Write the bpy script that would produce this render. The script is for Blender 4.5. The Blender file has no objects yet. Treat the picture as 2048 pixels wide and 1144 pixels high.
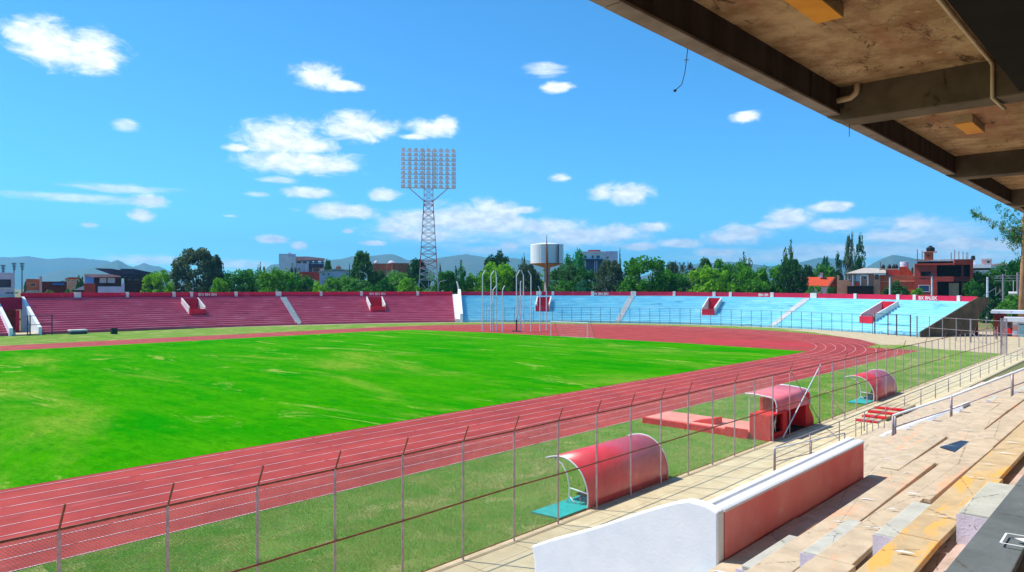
import bpy, bmesh, math, random
import numpy as np
from mathutils import Vector, Matrix, noise as mnoise
random.seed(7)
R = math.radians
C = bpy.context.scene.collection
# ------------------------------------------------------------------ survey of the place
EYE = 8.0                                   # eye height above the pitch
FOC, VPX, HOR = 1436.0, 2352.0, 576.0       # lens of the survey photograph
TH = math.atan((VPX - 1024) / FOC)
SI, CO = math.sin(TH), math.cos(TH)
def D(px, py, t):                           # surveyed point at depth t
    u = (px - 1024) / FOC; v = (HOR - py) / FOC
    return Vector(((-SI + u * CO) * t, (CO + u * SI) * t, EYE + v * t))
def G(px, py, z=0.0):                       # surveyed point on a level plane
    return D(px, py, (z - EYE) * FOC / (HOR - py))
def proj(p):
    t = -SI * p[0] + CO * p[1]; r = CO * p[0] + SI * p[1]
    return 1024 + FOC * r / t, HOR - FOC * (p[2] - EYE) / t, t

# ------------------------------------------------------------------ objects
def tag(o, label=None, cat=None, group=None, kind=None):
    if label: o['label'] = label
    if cat: o['category'] = cat
    if group: o['group'] = group
    if kind: o['kind'] = kind
    return o
def thing(name, loc, label, cat, group=None, rz=0.0):
    o = bpy.data.objects.new(name, None); C.objects.link(o)
    o.location = loc; o.rotation_euler = (0, 0, rz); o.empty_display_size = .3
    return tag(o, label, cat, group)
def wloc(o):
    v = Vector((0, 0, 0))
    while o is not None:
        v += o.location; o = o.parent
    return v
def copy_tree(o, parent=None):
    c = o.copy(); C.objects.link(c); c.parent = parent
    for ch in o.children: copy_tree(ch, c)
    return c
class MB:
    def __init__(s): s.v = []; s.f = []; s.m = []
    def add(s, vs, fs, mi=0):
        n = len(s.v); s.v += [tuple(v) for v in vs]
        s.f += [tuple(i + n for i in f) for f in fs]; s.m += [mi] * len(fs); return s
    def quad(s, a, b, c, d, mi=0): return s.add([a, b, c, d], [(0, 1, 2, 3)], mi)
    def box(s, x0, x1, y0, y1, z0, z1, mi=0):
        vs = [(x, y, z) for z in (z0, z1) for y in (y0, y1) for x in (x0, x1)]
        return s.add(vs, [(0, 2, 3, 1), (4, 5, 7, 6), (0, 1, 5, 4), (2, 6, 7, 3), (0, 4, 6, 2), (1, 3, 7, 5)], mi)
    def bar(s, a, b, w, h=None, mi=0):          # square bar between two points
        a = Vector(a); b = Vector(b); h = h or w; d = (b - a).normalized()
        up = Vector((0, 0, 1)) if abs(d.z) < .95 else Vector((0, 1, 0))
        x = d.cross(up).normalized(); y = x.cross(d)
        vs = [p + x * (i * w / 2) + y * (j * h / 2) for p in (a, b) for i, j in ((-1, -1), (1, -1), (1, 1), (-1, 1))]
        return s.add(vs, [(3, 2, 1, 0), (4, 5, 6, 7), (0, 1, 5, 4), (1, 2, 6, 5), (2, 3, 7, 6), (3, 0, 4, 7)], mi)
    def tube(s, pts, r, n=8, mi=0, cap=True):
        pts = [Vector(p) for p in pts]; k = len(pts)
        rs = list(r) if hasattr(r, '__len__') else [r] * k
        rings = []; prev = None
        for i, p in enumerate(pts):
            d = (pts[min(i + 1, k - 1)] - pts[max(i - 1, 0)]).normalized()
            if prev is None:
                up = Vector((0, 0, 1)) if abs(d.z) < .9 else Vector((0, 1, 0))
                x = d.cross(up).normalized()
            else:
                x = (prev - d * prev.dot(d)).normalized()
            prev = x; y = d.cross(x)
            rings.append([p + (x * math.cos(2 * math.pi * j / n) + y * math.sin(2 * math.pi * j / n)) * rs[i] for j in range(n)])
        vs = [v for g in rings for v in g]; fs = []
        for i in range(k - 1):
            for j in range(n):
                fs.append((i * n + j, i * n + (j + 1) % n, (i + 1) * n + (j + 1) % n, (i + 1) * n + j))
        if cap: fs += [tuple(range(n))[::-1], tuple((k - 1) * n + j for j in range(n))]
        return s.add(vs, fs, mi)
    def lathe(s, prof, c=(0, 0, 0), n=24, mi=0):
        vs = [(c[0] + r * math.cos(2 * math.pi * j / n), c[1] + r * math.sin(2 * math.pi * j / n), c[2] + z) for r, z in prof for j in range(n)]
        fs = [(i * n + j, i * n + (j + 1) % n, (i + 1) * n + (j + 1) % n, (i + 1) * n + j) for i in range(len(prof) - 1) for j in range(n)]
        fs += [tuple(range(n))[::-1], tuple((len(prof) - 1) * n + j for j in range(n))]
        return s.add(vs, fs, mi)
    def prism(s, poly, vec, mi=0):              # polygon (3d points) swept by vec
        n = len(poly); vec = Vector(vec); a = [Vector(p) for p in poly]; b = [p + vec for p in a]
        return s.add(a + b, [tuple(range(n))[::-1], tuple(range(n, 2 * n))] + [(i, (i + 1) % n, n + (i + 1) % n, n + i) for i in range(n)], mi)
    def build(s, name, mat, parent=None, local=False, smooth=False, bevel=0.0):
        off = wloc(parent) if (parent is not None and not local) else Vector((0, 0, 0))
        me = bpy.data.meshes.new(name)
        me.from_pydata([(v[0] - off.x, v[1] - off.y, v[2] - off.z) for v in s.v], [], s.f)
        for m in (mat if isinstance(mat, (list, tuple)) else [mat]): me.materials.append(m)
        me.polygons.foreach_set('material_index', s.m)
        bm = bmesh.new(); bm.from_mesh(me); bmesh.ops.recalc_face_normals(bm, faces=bm.faces)
        bm.to_mesh(me); bm.free()
        if smooth:
            me.polygons.foreach_set('use_smooth', [True] * len(me.polygons))
        me.update()
        o = bpy.data.objects.new(name, me); C.objects.link(o)
        if parent is not None: o.parent = parent
        if bevel:
            b = o.modifiers.new('edge', 'BEVEL'); b.width = bevel; b.segments = 2; b.limit_method = 'ANGLE'; b.angle_limit = R(40)
        return o

# ------------------------------------------------------------------ materials
def rgb(r, g, b):                               # sRGB 0-255 -> linear
    f = lambda c: c / 12.92 if c <= .04045 else ((c + .055) / 1.055) ** 2.4
    return (f(r / 255), f(g / 255), f(b / 255))
class N:
    def __init__(s, mat): s.t = mat.node_tree; s.n = s.t.nodes; s.l = s.t.links
    def node(s, typ, **kw):
        o = s.n.new(typ)
        for k, v in kw.items(): setattr(o, k, v)
        return o
    def put(s, sock, v):
        if isinstance(v, bpy.types.NodeSocket): s.l.new(v, sock)
        elif hasattr(v, '__len__') and len(v) == 3 and sock.type == 'RGBA': sock.default_value = (*v, 1)
        else: sock.default_value = v
    def noise(s, co, scale, detail=4, rough=.55, dist=0.0):
        o = s.node('ShaderNodeTexNoise'); s.put(o.inputs['Vector'], co)
        o.inputs['Scale'].default_value = scale; o.inputs['Detail'].default_value = detail
        o.inputs['Roughness'].default_value = rough; o.inputs['Distortion'].default_value = dist
        return o.outputs['Fac']
    def step(s, v, a, b, lo=0.0, hi=1.0):
        o = s.node('ShaderNodeMapRange'); o.interpolation_type = 'SMOOTHSTEP'
        s.put(o.inputs['Value'], v)
        for k, x in zip(('From Min', 'From Max', 'To Min', 'To Max'), (a, b, lo, hi)): o.inputs[k].default_value = x
        return o.outputs['Result']
    def mix(s, f, a, b, mode='MIX'):
        o = s.node('ShaderNodeMix', data_type='RGBA', blend_type=mode)
        s.put(o.inputs[0], f); s.put(o.inputs[6], a); s.put(o.inputs[7], b); return o.outputs[2]
    def math(s, op, a, b=0.0):
        o = s.node('ShaderNodeMath', operation=op); s.put(o.inputs[0], a); s.put(o.inputs[1], b); return o.outputs[0]
    def co(s, world=True, scale=(1, 1, 1)):
        if world: v = s.node('ShaderNodeNewGeometry').outputs['Position']
        else: v = s.node('ShaderNodeTexCoord').outputs['Object']
        if scale != (1, 1, 1):
            m = s.node('ShaderNodeMapping'); s.l.new(v, m.inputs['Vector']); m.inputs['Scale'].default_value = scale; v = m.outputs[0]
        return v
    def bump(s, h, strength=.3, dist=.02):
        o = s.node('ShaderNodeBump'); s.put(o.inputs['Height'], h)
        o.inputs['Strength'].default_value = strength; o.inputs['Distance'].default_value = dist; return o.outputs[0]
def coat(m, w=.5, r=.22):
    b = m.node_tree.nodes['Principled BSDF']; b.inputs['Coat Weight'].default_value = w; b.inputs['Coat Roughness'].default_value = r
def newmat(name):
    m = bpy.data.materials.new(name); m.use_nodes = True
    b = m.node_tree.nodes['Principled BSDF']; b.inputs['Roughness'].default_value = .8
    b.inputs['Specular IOR Level'].default_value = .25
    return m, N(m), b
def mk(name, c1, c2=None, scale=2.0, rough=.8, bump=.0, bscale=30, bdist=.02, spot=None, spot_scale=1.0, spot_at=(.62, .7), metal=0.0, world=True, stretch=(1, 1, 1), spec=.25, grime=None, gscale=.7, gat=(.5, .75)):
    m, n, b = newmat(name); c2 = c2 or tuple(x * .8 for x in c1)
    co = n.co(world, stretch)
    col = n.mix(n.step(n.noise(co, scale, 6, .6), .32, .68), c1, c2)
    if spot: col = n.mix(n.step(n.noise(co, spot_scale, 5, .62, .4), *spot_at), col, spot)
    if grime: col = n.mix(n.step(n.noise(n.co(world), gscale, 8, .7), *gat), col, grime)
    n.put(b.inputs['Base Color'], col); b.inputs['Roughness'].default_value = rough; b.inputs['Metallic'].default_value = metal
    b.inputs['Specular IOR Level'].default_value = spec
    if bump: n.put(b.inputs['Normal'], n.bump(n.noise(n.co(world), bscale, 6, .65), bump, bdist))
    return m
def leafmat(name, c1, c2, trans=.35):
    m, n, b = newmat(name)
    co = n.node('ShaderNodeTexCoord').outputs['Object']
    rnd = n.node('ShaderNodeObjectInfo').outputs['Random']
    col = n.mix(n.step(n.noise(n.co(True), .9, 3), .3, .7), c1, c2)
    hsv = n.node('ShaderNodeHueSaturation'); n.put(hsv.inputs['Color'], col)
    n.put(hsv.inputs['Value'], n.step(rnd, 0, 1, .68, 1.28)); n.put(hsv.inputs['Hue'], n.step(rnd, 0, 1, .515, .48))
    dif = b; n.put(b.inputs['Base Color'], hsv.outputs[0]); b.inputs['Roughness'].default_value = .6
    tr = n.node('ShaderNodeBsdfTranslucent'); n.put(tr.inputs['Color'], hsv.outputs[0])
    mx = n.node('ShaderNodeMixShader'); mx.inputs[0].default_value = trans
    n.l.new(b.outputs[0], mx.inputs[1]); n.l.new(tr.outputs[0], mx.inputs[2])
    n.l.new(mx.outputs[0], m.node_tree.nodes['Material Output'].inputs['Surface'])
    return m
M = {}
M['concrete'] = mk('concrete', rgb(205, 186, 150), rgb(186, 165, 128), 1.3, .9, .25, 40, spot=rgb(150, 128, 98), spot_scale=3.2, grime=rgb(172, 150, 120), gscale=.6)
def terrace_mat(name, base, paint, paint_at, bits):
    m, n, b = newmat(name); co = n.co(True)
    col = n.mix(n.step(n.noise(co, 2.2, 8, .68), .3, .7), base, tuple(x * .74 for x in base))
    col = n.mix(n.step(n.noise(n.co(True, (2.2, .35, 1)), 1.1, 7, .7, .5), *paint_at), col, paint)
    col = n.mix(n.step(n.noise(co, 9, 6, .7), .6, .72, 0, .55), col, bits)
    col = n.mix(n.step(n.noise(n.co(True, (1, .4, 1)), 3.3, 8, .75), .62, .75, 0, .5), col, rgb(120, 96, 74))
    vo = n.node('ShaderNodeTexVoronoi', feature='DISTANCE_TO_EDGE'); n.put(vo.inputs['Vector'], n.co(True, (1, .3, 1))); vo.inputs['Scale'].default_value = 1.1
    wig = n.math('ADD', vo.outputs['Distance'], n.math('MULTIPLY', n.noise(co, 14, 3), .05))
    col = n.mix(n.step(wig, .022, .034, .55, 0), col, rgb(84, 64, 48))
    n.put(b.inputs['Base Color'], col); b.inputs['Roughness'].default_value = .92
    hgt = n.math('ADD', n.noise(co, 55, 8, .7), n.math('MULTIPLY', n.noise(co, 6, 4), 1.2))
    n.put(b.inputs['Normal'], n.bump(hgt, .55, .02)); return m
M['seat'] = terrace_mat('worn seat concrete', rgb(214, 192, 162), rgb(228, 174, 136), (.54, .66), rgb(230, 214, 200))
M['seat_orange'] = terrace_mat('orange painted seat concrete', rgb(216, 188, 146), rgb(236, 178, 96), (.54, .61), rgb(230, 206, 168))
M['seat_grey'] = terrace_mat('grey painted seat concrete', rgb(112, 118, 118), rgb(98, 104, 106), (.5, .65), rgb(136, 140, 138))
M['step'] = terrace_mat('pale grey step paint', rgb(204, 202, 188), rgb(190, 186, 176), (.5, .65), rgb(214, 210, 200))
M['foot'] = terrace_mat('footwell concrete', rgb(204, 180, 160), rgb(214, 184, 174), (.5, .64), rgb(196, 172, 148))
M['white'] = mk('white limewash', rgb(242, 243, 246), rgb(232, 235, 240), 1.5, .85, .2, 18, spot=rgb(190, 188, 186), spot_scale=7, spot_at=(.72, .8))
M['pitted'] = mk('pitted lavender white paint', rgb(226, 216, 230), rgb(210, 200, 214), 5, .9, .5, 40, spot=rgb(150, 130, 120), spot_scale=16, spot_at=(.64, .72))
M['pinkwall'] = mk('red painted parapet', rgb(255, 160, 154), rgb(250, 128, 128), .7, .75, .25, 25, spot=rgb(255, 196, 188), spot_scale=2.1, spot_at=(.6, .75), grime=rgb(206, 70, 74), gscale=1.6, gat=(.66, .8))
def roof_mat():
    m, n, b = newmat('stained soffit concrete'); co = n.co(True)
    col = n.mix(n.step(n.noise(co, 1.6, 10, .7), .32, .68), rgb(210, 180, 138), rgb(150, 116, 82))
    col = n.mix(n.step(n.noise(n.co(True, (1, .5, 1)), .5, 8, .7, .6), .5, .68, 0, .7), col, rgb(164, 106, 84))
    col = n.mix(n.step(n.noise(n.co(True, (1.6, .45, 1)), 2.6, 10, .76, .8), .56, .64, 0, .9), col, rgb(86, 60, 42))
    col = n.mix(n.step(n.noise(co, 4.2, 10, .78), .60, .68, 0, .85), col, rgb(222, 198, 162))
    ab = n.math('ABSOLUTE', n.math('SUBTRACT', n.noise(n.co(True, (1, .6, 1)), 1.3, 8, .62, .4), .5))
    cr = n.math('MULTIPLY', n.step(ab, .002, .006, .55, 0), n.step(n.noise(co, 1.0, 3), .50, .58))
    col = n.mix(cr, col, rgb(58, 42, 32))
    n.put(b.inputs['Base Color'], col); b.inputs['Roughness'].default_value = .92
    n.put(b.inputs['Normal'], n.bump(n.math('ADD', n.noise(co, 26, 8, .75), n.noise(co, 3, 8, .7)), .6, .03)); return m
M['roofslab'] = roof_mat()
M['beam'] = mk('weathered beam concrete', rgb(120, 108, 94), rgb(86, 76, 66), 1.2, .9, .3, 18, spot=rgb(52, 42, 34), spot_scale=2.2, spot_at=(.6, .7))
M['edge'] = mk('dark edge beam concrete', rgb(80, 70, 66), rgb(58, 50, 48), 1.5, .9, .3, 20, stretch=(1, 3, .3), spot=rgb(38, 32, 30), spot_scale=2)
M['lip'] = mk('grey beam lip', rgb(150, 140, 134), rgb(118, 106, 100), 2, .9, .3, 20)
M['deep_shade'] = mk('girder in deep shade tone', rgb(30, 26, 24), rgb(20, 17, 16), 1, .95)  # near-black colour paints the unlit depth under the roof
M['orange'] = mk('orange lamp box', rgb(238, 164, 16), rgb(220, 140, 10), 3, .6)
M['pipe'] = mk('cream plastic pipe', rgb(222, 200, 168), rgb(200, 176, 144), 4, .5)
M['steel'] = mk('galvanised steel', rgb(176, 164, 166), rgb(140, 126, 130), 6, .5, metal=.3, spec=.5)
M['post'] = mk('weathered pink grey post', rgb(206, 180, 182), rgb(176, 148, 150), 5, .6, metal=.1)
M['rust'] = mk('rusty rail', rgb(156, 98, 74), rgb(124, 72, 52), 6, .8, spot=rgb(150, 100, 80), spot_scale=4)
M['wire'] = mk('galvanised wire', rgb(190, 184, 170), rgb(160, 150, 138), 3, .5, metal=.2)
M['darksteel'] = mk('dark fence steel', rgb(86, 86, 96), rgb(64, 64, 72), 3, .6, metal=.2)
M['red'] = mk('red gloss shell', rgb(236, 44, 60), rgb(220, 34, 50), 1.6, .38, .12, 60, .01, spec=.5, spot=rgb(214, 70, 76), spot_scale=3, spot_at=(.62, .72))
coat(M['red'], .3, .25)
M['redpaint'] = mk('red masonry paint', rgb(224, 44, 44), rgb(204, 34, 38), 1.2, .7, .15, 30)
M['canopy'] = mk('faded pink canopy', rgb(240, 132, 140), rgb(228, 112, 122), 1.2, .6, .1, 30)
M['palepink'] = mk('faded pink slab', rgb(232, 160, 140), rgb(224, 140, 124), 1, .85, .1, 30)
M['whitemetal'] = mk('white enamel', rgb(228, 230, 232), rgb(210, 212, 216), 4, .45, spec=.5)
M['teal'] = mk('turquoise mat', rgb(20, 178, 168), rgb(16, 158, 152), 4, .8, .2, 50)
M['black'] = mk('black plastic', (.012, .012, .014), (.02, .02, .022), 4, .5)
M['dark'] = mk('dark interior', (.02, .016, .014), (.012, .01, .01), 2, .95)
M['line'] = mk('worn white lane paint', rgb(222, 190, 190), rgb(206, 152, 152), .9, .8, spot=rgb(186, 84, 82), spot_scale=1.6, spot_at=(.54, .66))
M['grassblade'] = leafmat('verge blades', rgb(98, 180, 56), rgb(158, 184, 88), .4)
# ------------------------------------------------------------------ ground materials
def track_mat():
    m, n, b = newmat('red running track')
    co = n.co(True)
    col = n.mix(n.step(n.noise(co, .35, 6, .6), .3, .7), rgb(172, 60, 50), rgb(142, 44, 38))
    col = n.mix(n.step(n.noise(n.co(True, (1.4, .16, 1)), .8, 6, .65), .56, .74, 0, .75), col, rgb(190, 88, 84))
    col = n.mix(n.step(n.noise(n.co(True, (.9, .2, 1)), .3, 8, .68), .52, .70, 0, .7), col, rgb(122, 38, 36))
    col = n.mix(n.step(n.noise(co, 22, 4, .7), .35, .75, 0, .35), col, rgb(200, 92, 90))
    n.put(b.inputs['Base Color'], col); b.inputs['Roughness'].default_value = .88
    n.put(b.inputs['Normal'], n.bump(n.noise(co, 90, 4, .7), .3, .01)); return m
def pitch_mat():
    m, n, b = newmat('mown pitch grass')
    co = n.co(True)
    col = n.mix(n.step(n.noise(co, .09, 5, .6), .34, .66), rgb(6, 142, 0), rgb(62, 154, 4))
    col = n.mix(n.step(n.noise(n.co(True, (.25, 1, 1)), .5, 7, .65), .38, .7, 0, .7), col, rgb(84, 164, 6))
    col = n.mix(n.step(n.noise(n.co(True, (.35, 1, 1)), .075, 9, .68, .8), .51, .68, 0, .7), col, rgb(158, 170, 62))
    col = n.mix(n.step(n.noise(n.co(True, (.3, 1, 1)), .24, 10, .74, .8), .56, .66, 0, .7), col, rgb(192, 190, 96))
    col = n.mix(n.step(n.noise(n.co(True, (.5, 1.4, 1)), 1.3, 10, .8, .4), .42, .66, 0, .6), col, rgb(14, 116, 2))
    col = n.mix(n.step(n.noise(co, 7, 6, .8), .35, .75, 0, .6), col, rgb(18, 112, 6))
    col = n.mix(n.step(n.noise(co, 2.1, 6, .75), .55, .75, 0, .4), col, rgb(112, 176, 24))
    n.put(b.inputs['Base Color'], col); b.inputs['Roughness'].default_value = .9; b.inputs['Specular IOR Level'].default_value = .0
    n.put(b.inputs['Normal'], n.bump(n.noise(co, 26, 6, .75), .6, .05)); return m
def verge_mat():
    m, n, b = newmat('rough verge grass')
    co = n.co(True)
    col = n.mix(n.step(n.noise(co, .5, 6, .65), .34, .66), rgb(92, 160, 50), rgb(136, 168, 76))
    col = n.mix(n.step(n.noise(n.co(True, (1, .6, 1)), .42, 10, .72, .7), .48, .64, 0, .9), col, rgb(204, 190, 130))
    col = n.mix(n.step(n.noise(co, 5, 9, .8), .45, .62, 0, .8), col, rgb(150, 132, 84))
    col = n.mix(n.step(n.noise(co, 13, 7, .8), .4, .66, 0, .85), col, rgb(50, 100, 28))
    n.put(b.inputs['Base Color'], col); b.inputs['Roughness'].default_value = .95; b.inputs['Specular IOR Level'].default_value = .0
    n.put(b.inputs['Normal'], n.bump(n.noise(co, 40, 6, .8), .8, .05)); return m
M['track'] = track_mat(); M['pitch'] = pitch_mat(); M['verge'] = verge_mat()
M['earth'] = mk('dry earth and scrub', rgb(104, 112, 62), rgb(138, 122, 84), .05, .95, spot=rgb(60, 84, 36), spot_scale=.02)
M['bend'] = M['track']
def walk_mat():
    m, n, b = newmat('concrete walkway slabs')
    co = n.co(True)
    col = n.mix(n.step(n.noise(co, 1.1, 7, .65), .3, .7), rgb(224, 206, 164), rgb(204, 184, 142))
    col = n.mix(n.step(n.noise(co, 2.6, 8, .7), .6, .74, 0, .6), col, rgb(176, 146, 108))
    col = n.mix(n.step(n.noise(co, 30, 4, .7), .4, .8, 0, .3), col, rgb(236, 222, 190))
    sep = n.node('ShaderNodeSeparateXYZ'); n.put(sep.inputs[0], co)
    fy = n.math('ABSOLUTE', n.math('SUBTRACT', n.math('FRACT', n.math('MULTIPLY', sep.outputs[1], 1 / 2.2)), .5))
    fx = n.math('ABSOLUTE', n.math('SUBTRACT', n.math('FRACT', n.math('MULTIPLY', n.math('ADD', sep.outputs[0], 13.65), 1 / 1.65)), .5))
    j = n.math('MINIMUM', fy, fx)
    col = n.mix(n.step(j, .004, .009, .7, 0), col, rgb(110, 92, 70))
    n.put(b.inputs['Base Color'], col); b.inputs['Roughness'].default_value = .92
    n.put(b.inputs['Normal'], n.bump(n.noise(co, 35, 6, .7), .3, .015)); return m
M['walk'] = walk_mat()

# ------------------------------------------------------------------ the setting: ground, pitch, track, walkways
TX, TR, TY0 = -71.7, 37.9, 87.0               # track axis, kerb radius, bend centre
def flat(name, poly, z, mat, kind='structure'):
    me = bpy.data.meshes.new(name); me.from_pydata([(p[0], p[1], z) for p in poly], [], [tuple(range(len(poly)))]); me.materials.append(mat)
    o = bpy.data.objects.new(name, me); C.objects.link(o)
    if kind: o['kind'] = kind
    if me.polygons[0].normal.z < 0: me.flip_normals()
    return o
flat('ground', [(-9000, -3000), (9000, -3000), (9000, 11000), (-9000, 11000)], -.05, M['earth'])
flat('grass_verge', [(-150, -60), (-15.42, -60), (-15.42, 112), (-30, 118), (-30, 150), (-150, 150)], 0, M['verge'])
def stadium(r, y0=-70, n=64, a0=0, a1=180):
    pts = [(TX + r, y0)] + [(TX + r * math.cos(R(a0 + (a1 - a0) * i / n)), TY0 + r * math.sin(R(a0 + (a1 - a0) * i / n))) for i in range(n + 1)] + [(TX - r, y0)]
    return pts
RO = TR + 9.7
tp = [(TX + RO, -70), (TX + RO, 103), (TX + RO - 6.5, 103.5)]
a_start = math.degrees(math.acos((RO - 6.5) / RO))
tp += [(TX + RO * math.cos(R(a)), TY0 + RO * math.sin(R(a))) for a in np.linspace(a_start + 2, 180, 60)] + [(TX - RO, -70)]
flat('running_track', tp, .006, M['track'])
flat('pitch', [(TX + TR - .35, -70), (TX + TR - .35, 91.6), (TX + 20, 93.2), (TX, 92.6), (TX - 20, 91.5), (TX - TR + 2, 88), (TX - TR + .35, 80), (TX - TR + .35, -70)], .012, M['pitch'])
b = MB()
for i in range(9):                              # lane lines: straights and bend
    r = TR + .1 + i * 1.2; w = .028
    ring = [[(TX + q * math.cos(R(a)), TY0 + q * math.sin(R(a))) for a in np.linspace(0, 180, 90)] for q in (r - w, r + w)]
    for q in (0, 1):
        ring[q] = [(TX + (r - w if q == 0 else r + w), -70)] + ring[q] + [(TX - (r - w if q == 0 else r + w), -70)]
    for k in range(len(ring[0]) - 1):
        b.quad((*ring[0][k], .018), (*ring[1][k], .018), (*ring[1][k + 1], .018), (*ring[0][k + 1], .018))
for yy, x0, x1 in ((86.5, TX + TR, TX + RO), (97.5, TX + TR + 2, TX + RO)):
    b.quad((x0, yy, .02), (x1, yy, .02), (x1, yy + .1, .02), (x0, yy + .1, .02))
for k in range(8):
    b.quad((TX + TR + 1.2 * k + .2, 83.6, .02), (TX + TR + 1.2 * k + 1.1, 83.6, .02), (TX + TR + 1.2 * k + 1.1, 83.75, .02), (TX + TR + 1.2 * k + .2, 83.75, .02))
tag(b.build('track_marking', M['line']), kind='structure')
# darker long-jump / warm-up patch on the bend and pale worn patch by the straight
M['trackdark'] = mk('newer dark red track surface', rgb(184, 56, 58), rgb(172, 48, 50), .3, .85, spot=rgb(198, 78, 78), spot_scale=.6)
flat('track_patch', [(TX + 26 + 9 * math.cos(a) , 101 + 5.5 * math.sin(a)) for a in np.linspace(0, 2 * math.pi, 28)][:-1], .010, M['trackdark'])
flat('pavement', [(-15.4, 104.5), (-24, 107.2), (-27.5, 112), (-30.5, 109.4), (-36, 118.5), (-48, 132), (-56, 137.2), (-46, 141), (-20, 160), (10, 160), (10, 100), (-12, 100), (-12, 104.5)], .010, M['concrete'])
wk = MB(); wk.box(-15.18, -12.3, -6, 104.4, -.04, .02)
tag(wk.build('walkway', M['walk']), kind='structure')
kb = MB(); kb.box(-15.55, -15.18, -6, 104.3, -.04, .035)
tag(kb.build('kerb', M['concrete']), kind='structure')

# ------------------------------------------------------------------ verge grass blades (real blades near the fence)
rng = np.random.default_rng(3)
def blades(name, n, xr, yr, h=(.03, .075), w=.012):
    x = rng.uniform(*xr, n); y = yr[0] + (yr[1] - yr[0]) * rng.uniform(0, 1, n) ** 1.6
    keep = np.array([mnoise.noise((a * .35, c * .3, 3.1)) + .5 * mnoise.noise((a * 1.6, c * 1.6, .5)) + .3 * mnoise.noise((a * 5, c * 5, 2.5)) + q * .55 > -.1 for a, c, q in zip(x, y, rng.uniform(-.5, 1, n))]); x, y = x[keep], y[keep]; n = len(x)
    a = rng.uniform(0, 2 * math.pi, n); hh = rng.uniform(*h, n); lean = rng.normal(0, .025, (n, 2))
    v = np.zeros((n, 3, 3)); dx, dy = np.cos(a) * w, np.sin(a) * w
    v[:, 0] = np.stack([x - dx, y - dy, np.zeros(n)], 1); v[:, 1] = np.stack([x + dx, y + dy, np.zeros(n)], 1)
    v[:, 2] = np.stack([x + lean[:, 0], y + lean[:, 1], hh], 1)
    me = bpy.data.meshes.new(name); me.vertices.add(3 * n); me.vertices.foreach_set('co', v.ravel())
    me.loops.add(3 * n); me.loops.foreach_set('vertex_index', np.arange(3 * n)); me.polygons.add(n)
    me.polygons.foreach_set('loop_start', np.arange(0, 3 * n, 3)); me.update(); me.materials.append(M['grassblade'])
    o = bpy.data.objects.new(name, me); C.objects.link(o); o['kind'] = 'stuff'; return o
blades('grass', 300000, (-24.0, -15.55), (6, 75))

# ------------------------------------------------------------------ chain link fence along the home straight
FX, FH = -15.32, 3.5
ys = [.1, 2.1, 4.1, 6.07, 8.05, 10.1, 12.22] + [14.46 + 2.2 * k for k in range(0, 41)]
ys = [y for y in ys if abs(y - 40.86) > .3]
fence = thing('chain_link_fence', (FX, 14.46, 0), 'tall rusty-railed chain link fence with pinkish posts between the concrete walkway and the grass verge', 'fence')
for i, y in enumerate(ys):
    wide = .09 if abs(y - 43.06) < .2 or abs(y - 45.26) < .2 else .062
    b = MB(); b.tube([(FX, y, 0), (FX, y, FH)], wide / 2, 8); b.box(FX - .07, FX + .07, y - .07, y + .07, .0, .03)
    p = b.build('post', M['post'], fence, smooth=False)
    if i < 14 or i % 3 == 0:
        b = MB(); b.tube([(FX, y, FH - .02), (FX + .16, y + .06, FH + .48)], .022, 6); b.build('outrigger_arm', M['rust'], p)
b = MB(); b.tube([(FX, ys[0], FH)] + [(FX + random.uniform(-.02, .02), y, FH + random.uniform(-.015, .015)) for y in ys[1:-1]] + [(FX, ys[-1], FH)], .027, 6); b.build('top_rail', M['rust'], fence)
b = MB(); b.tube([(FX + .05, y, 1.74 + random.uniform(-.02, .02)) for y in ys], .025, 6); b.build('middle_rail', M['rust'], fence)
b = MB(); b.tube([(FX, ys[0], .14), (FX, ys[-1], .14)], .016, 5); b.build('bottom_rail', M['rust'], fence)
for y0, y1, mm, rr_ in ((43.06, 37.4, 'whitemetal', .034), (38.66, 43.0, 'steel', .026)):
    b = MB(); b.tube([(FX + .06, y0, FH), (FX + .12, y1, .1)], rr_, 6); b.build('brace', M[mm], fence)
b = MB(); b.tube([(FX + .02, 47.4, .05), (FX - .5, 45.3, 1.7)], .024, 6); b.build('brace', M['post'], fence)
b = MB(); sp, wr = .075, .0015
def wires(b, y0, y1, z0, z1, sp, wr):
    k0 = int((y0 - (z1 - z0)) / sp); k1 = int(y1 / sp) + 1
    for k in range(k0, k1):
        for sgn in (1, -1):
            a0 = k * sp; lo, hi = max(a0, y0), min(a0 + (z1 - z0), y1)
            if hi - lo < .02: continue
            f = (lambda y: z0 + (y - a0)) if sgn == 1 else (lambda y: z1 - (y - a0))
            p, q = (lo, f(lo)), (hi, f(hi)); o = .002 * sgn; dy, dz = wr * .7, wr * .7 * -sgn
            b.quad((FX + o, p[0] - dy, p[1] - dz), (FX + o, p[0] + dy, p[1] + dz), (FX + o, q[0] + dy, q[1] + dz), (FX + o, q[0] - dy, q[1] - dz))
            b.quad((FX + o - wr, p[0], p[1]), (FX + o + wr, p[0], p[1]), (FX + o + wr, q[0], q[1]), (FX + o - wr, q[0], q[1]))
wires(b, ys[0], 18.86, .16, FH - .03, sp, .0031)
wires(b, 18.86, 36.4, .16, FH - .03, sp, .0016)
wires(b, 45.3, 70, .16, FH - .03, sp * 2, wr)
b.build('wire_mesh', M['wire'], fence)
# low wire pegs along the kerb are part of the fence
for i in range(30):
    y = 10 + i * 1.48 + random.uniform(-.2, .2)
    b = MB(); b.tube([(FX + .02, y, .08), (FX + .02, y, .22)], .008, 4); b.build('tie_peg', M['rust'], fence)

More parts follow.
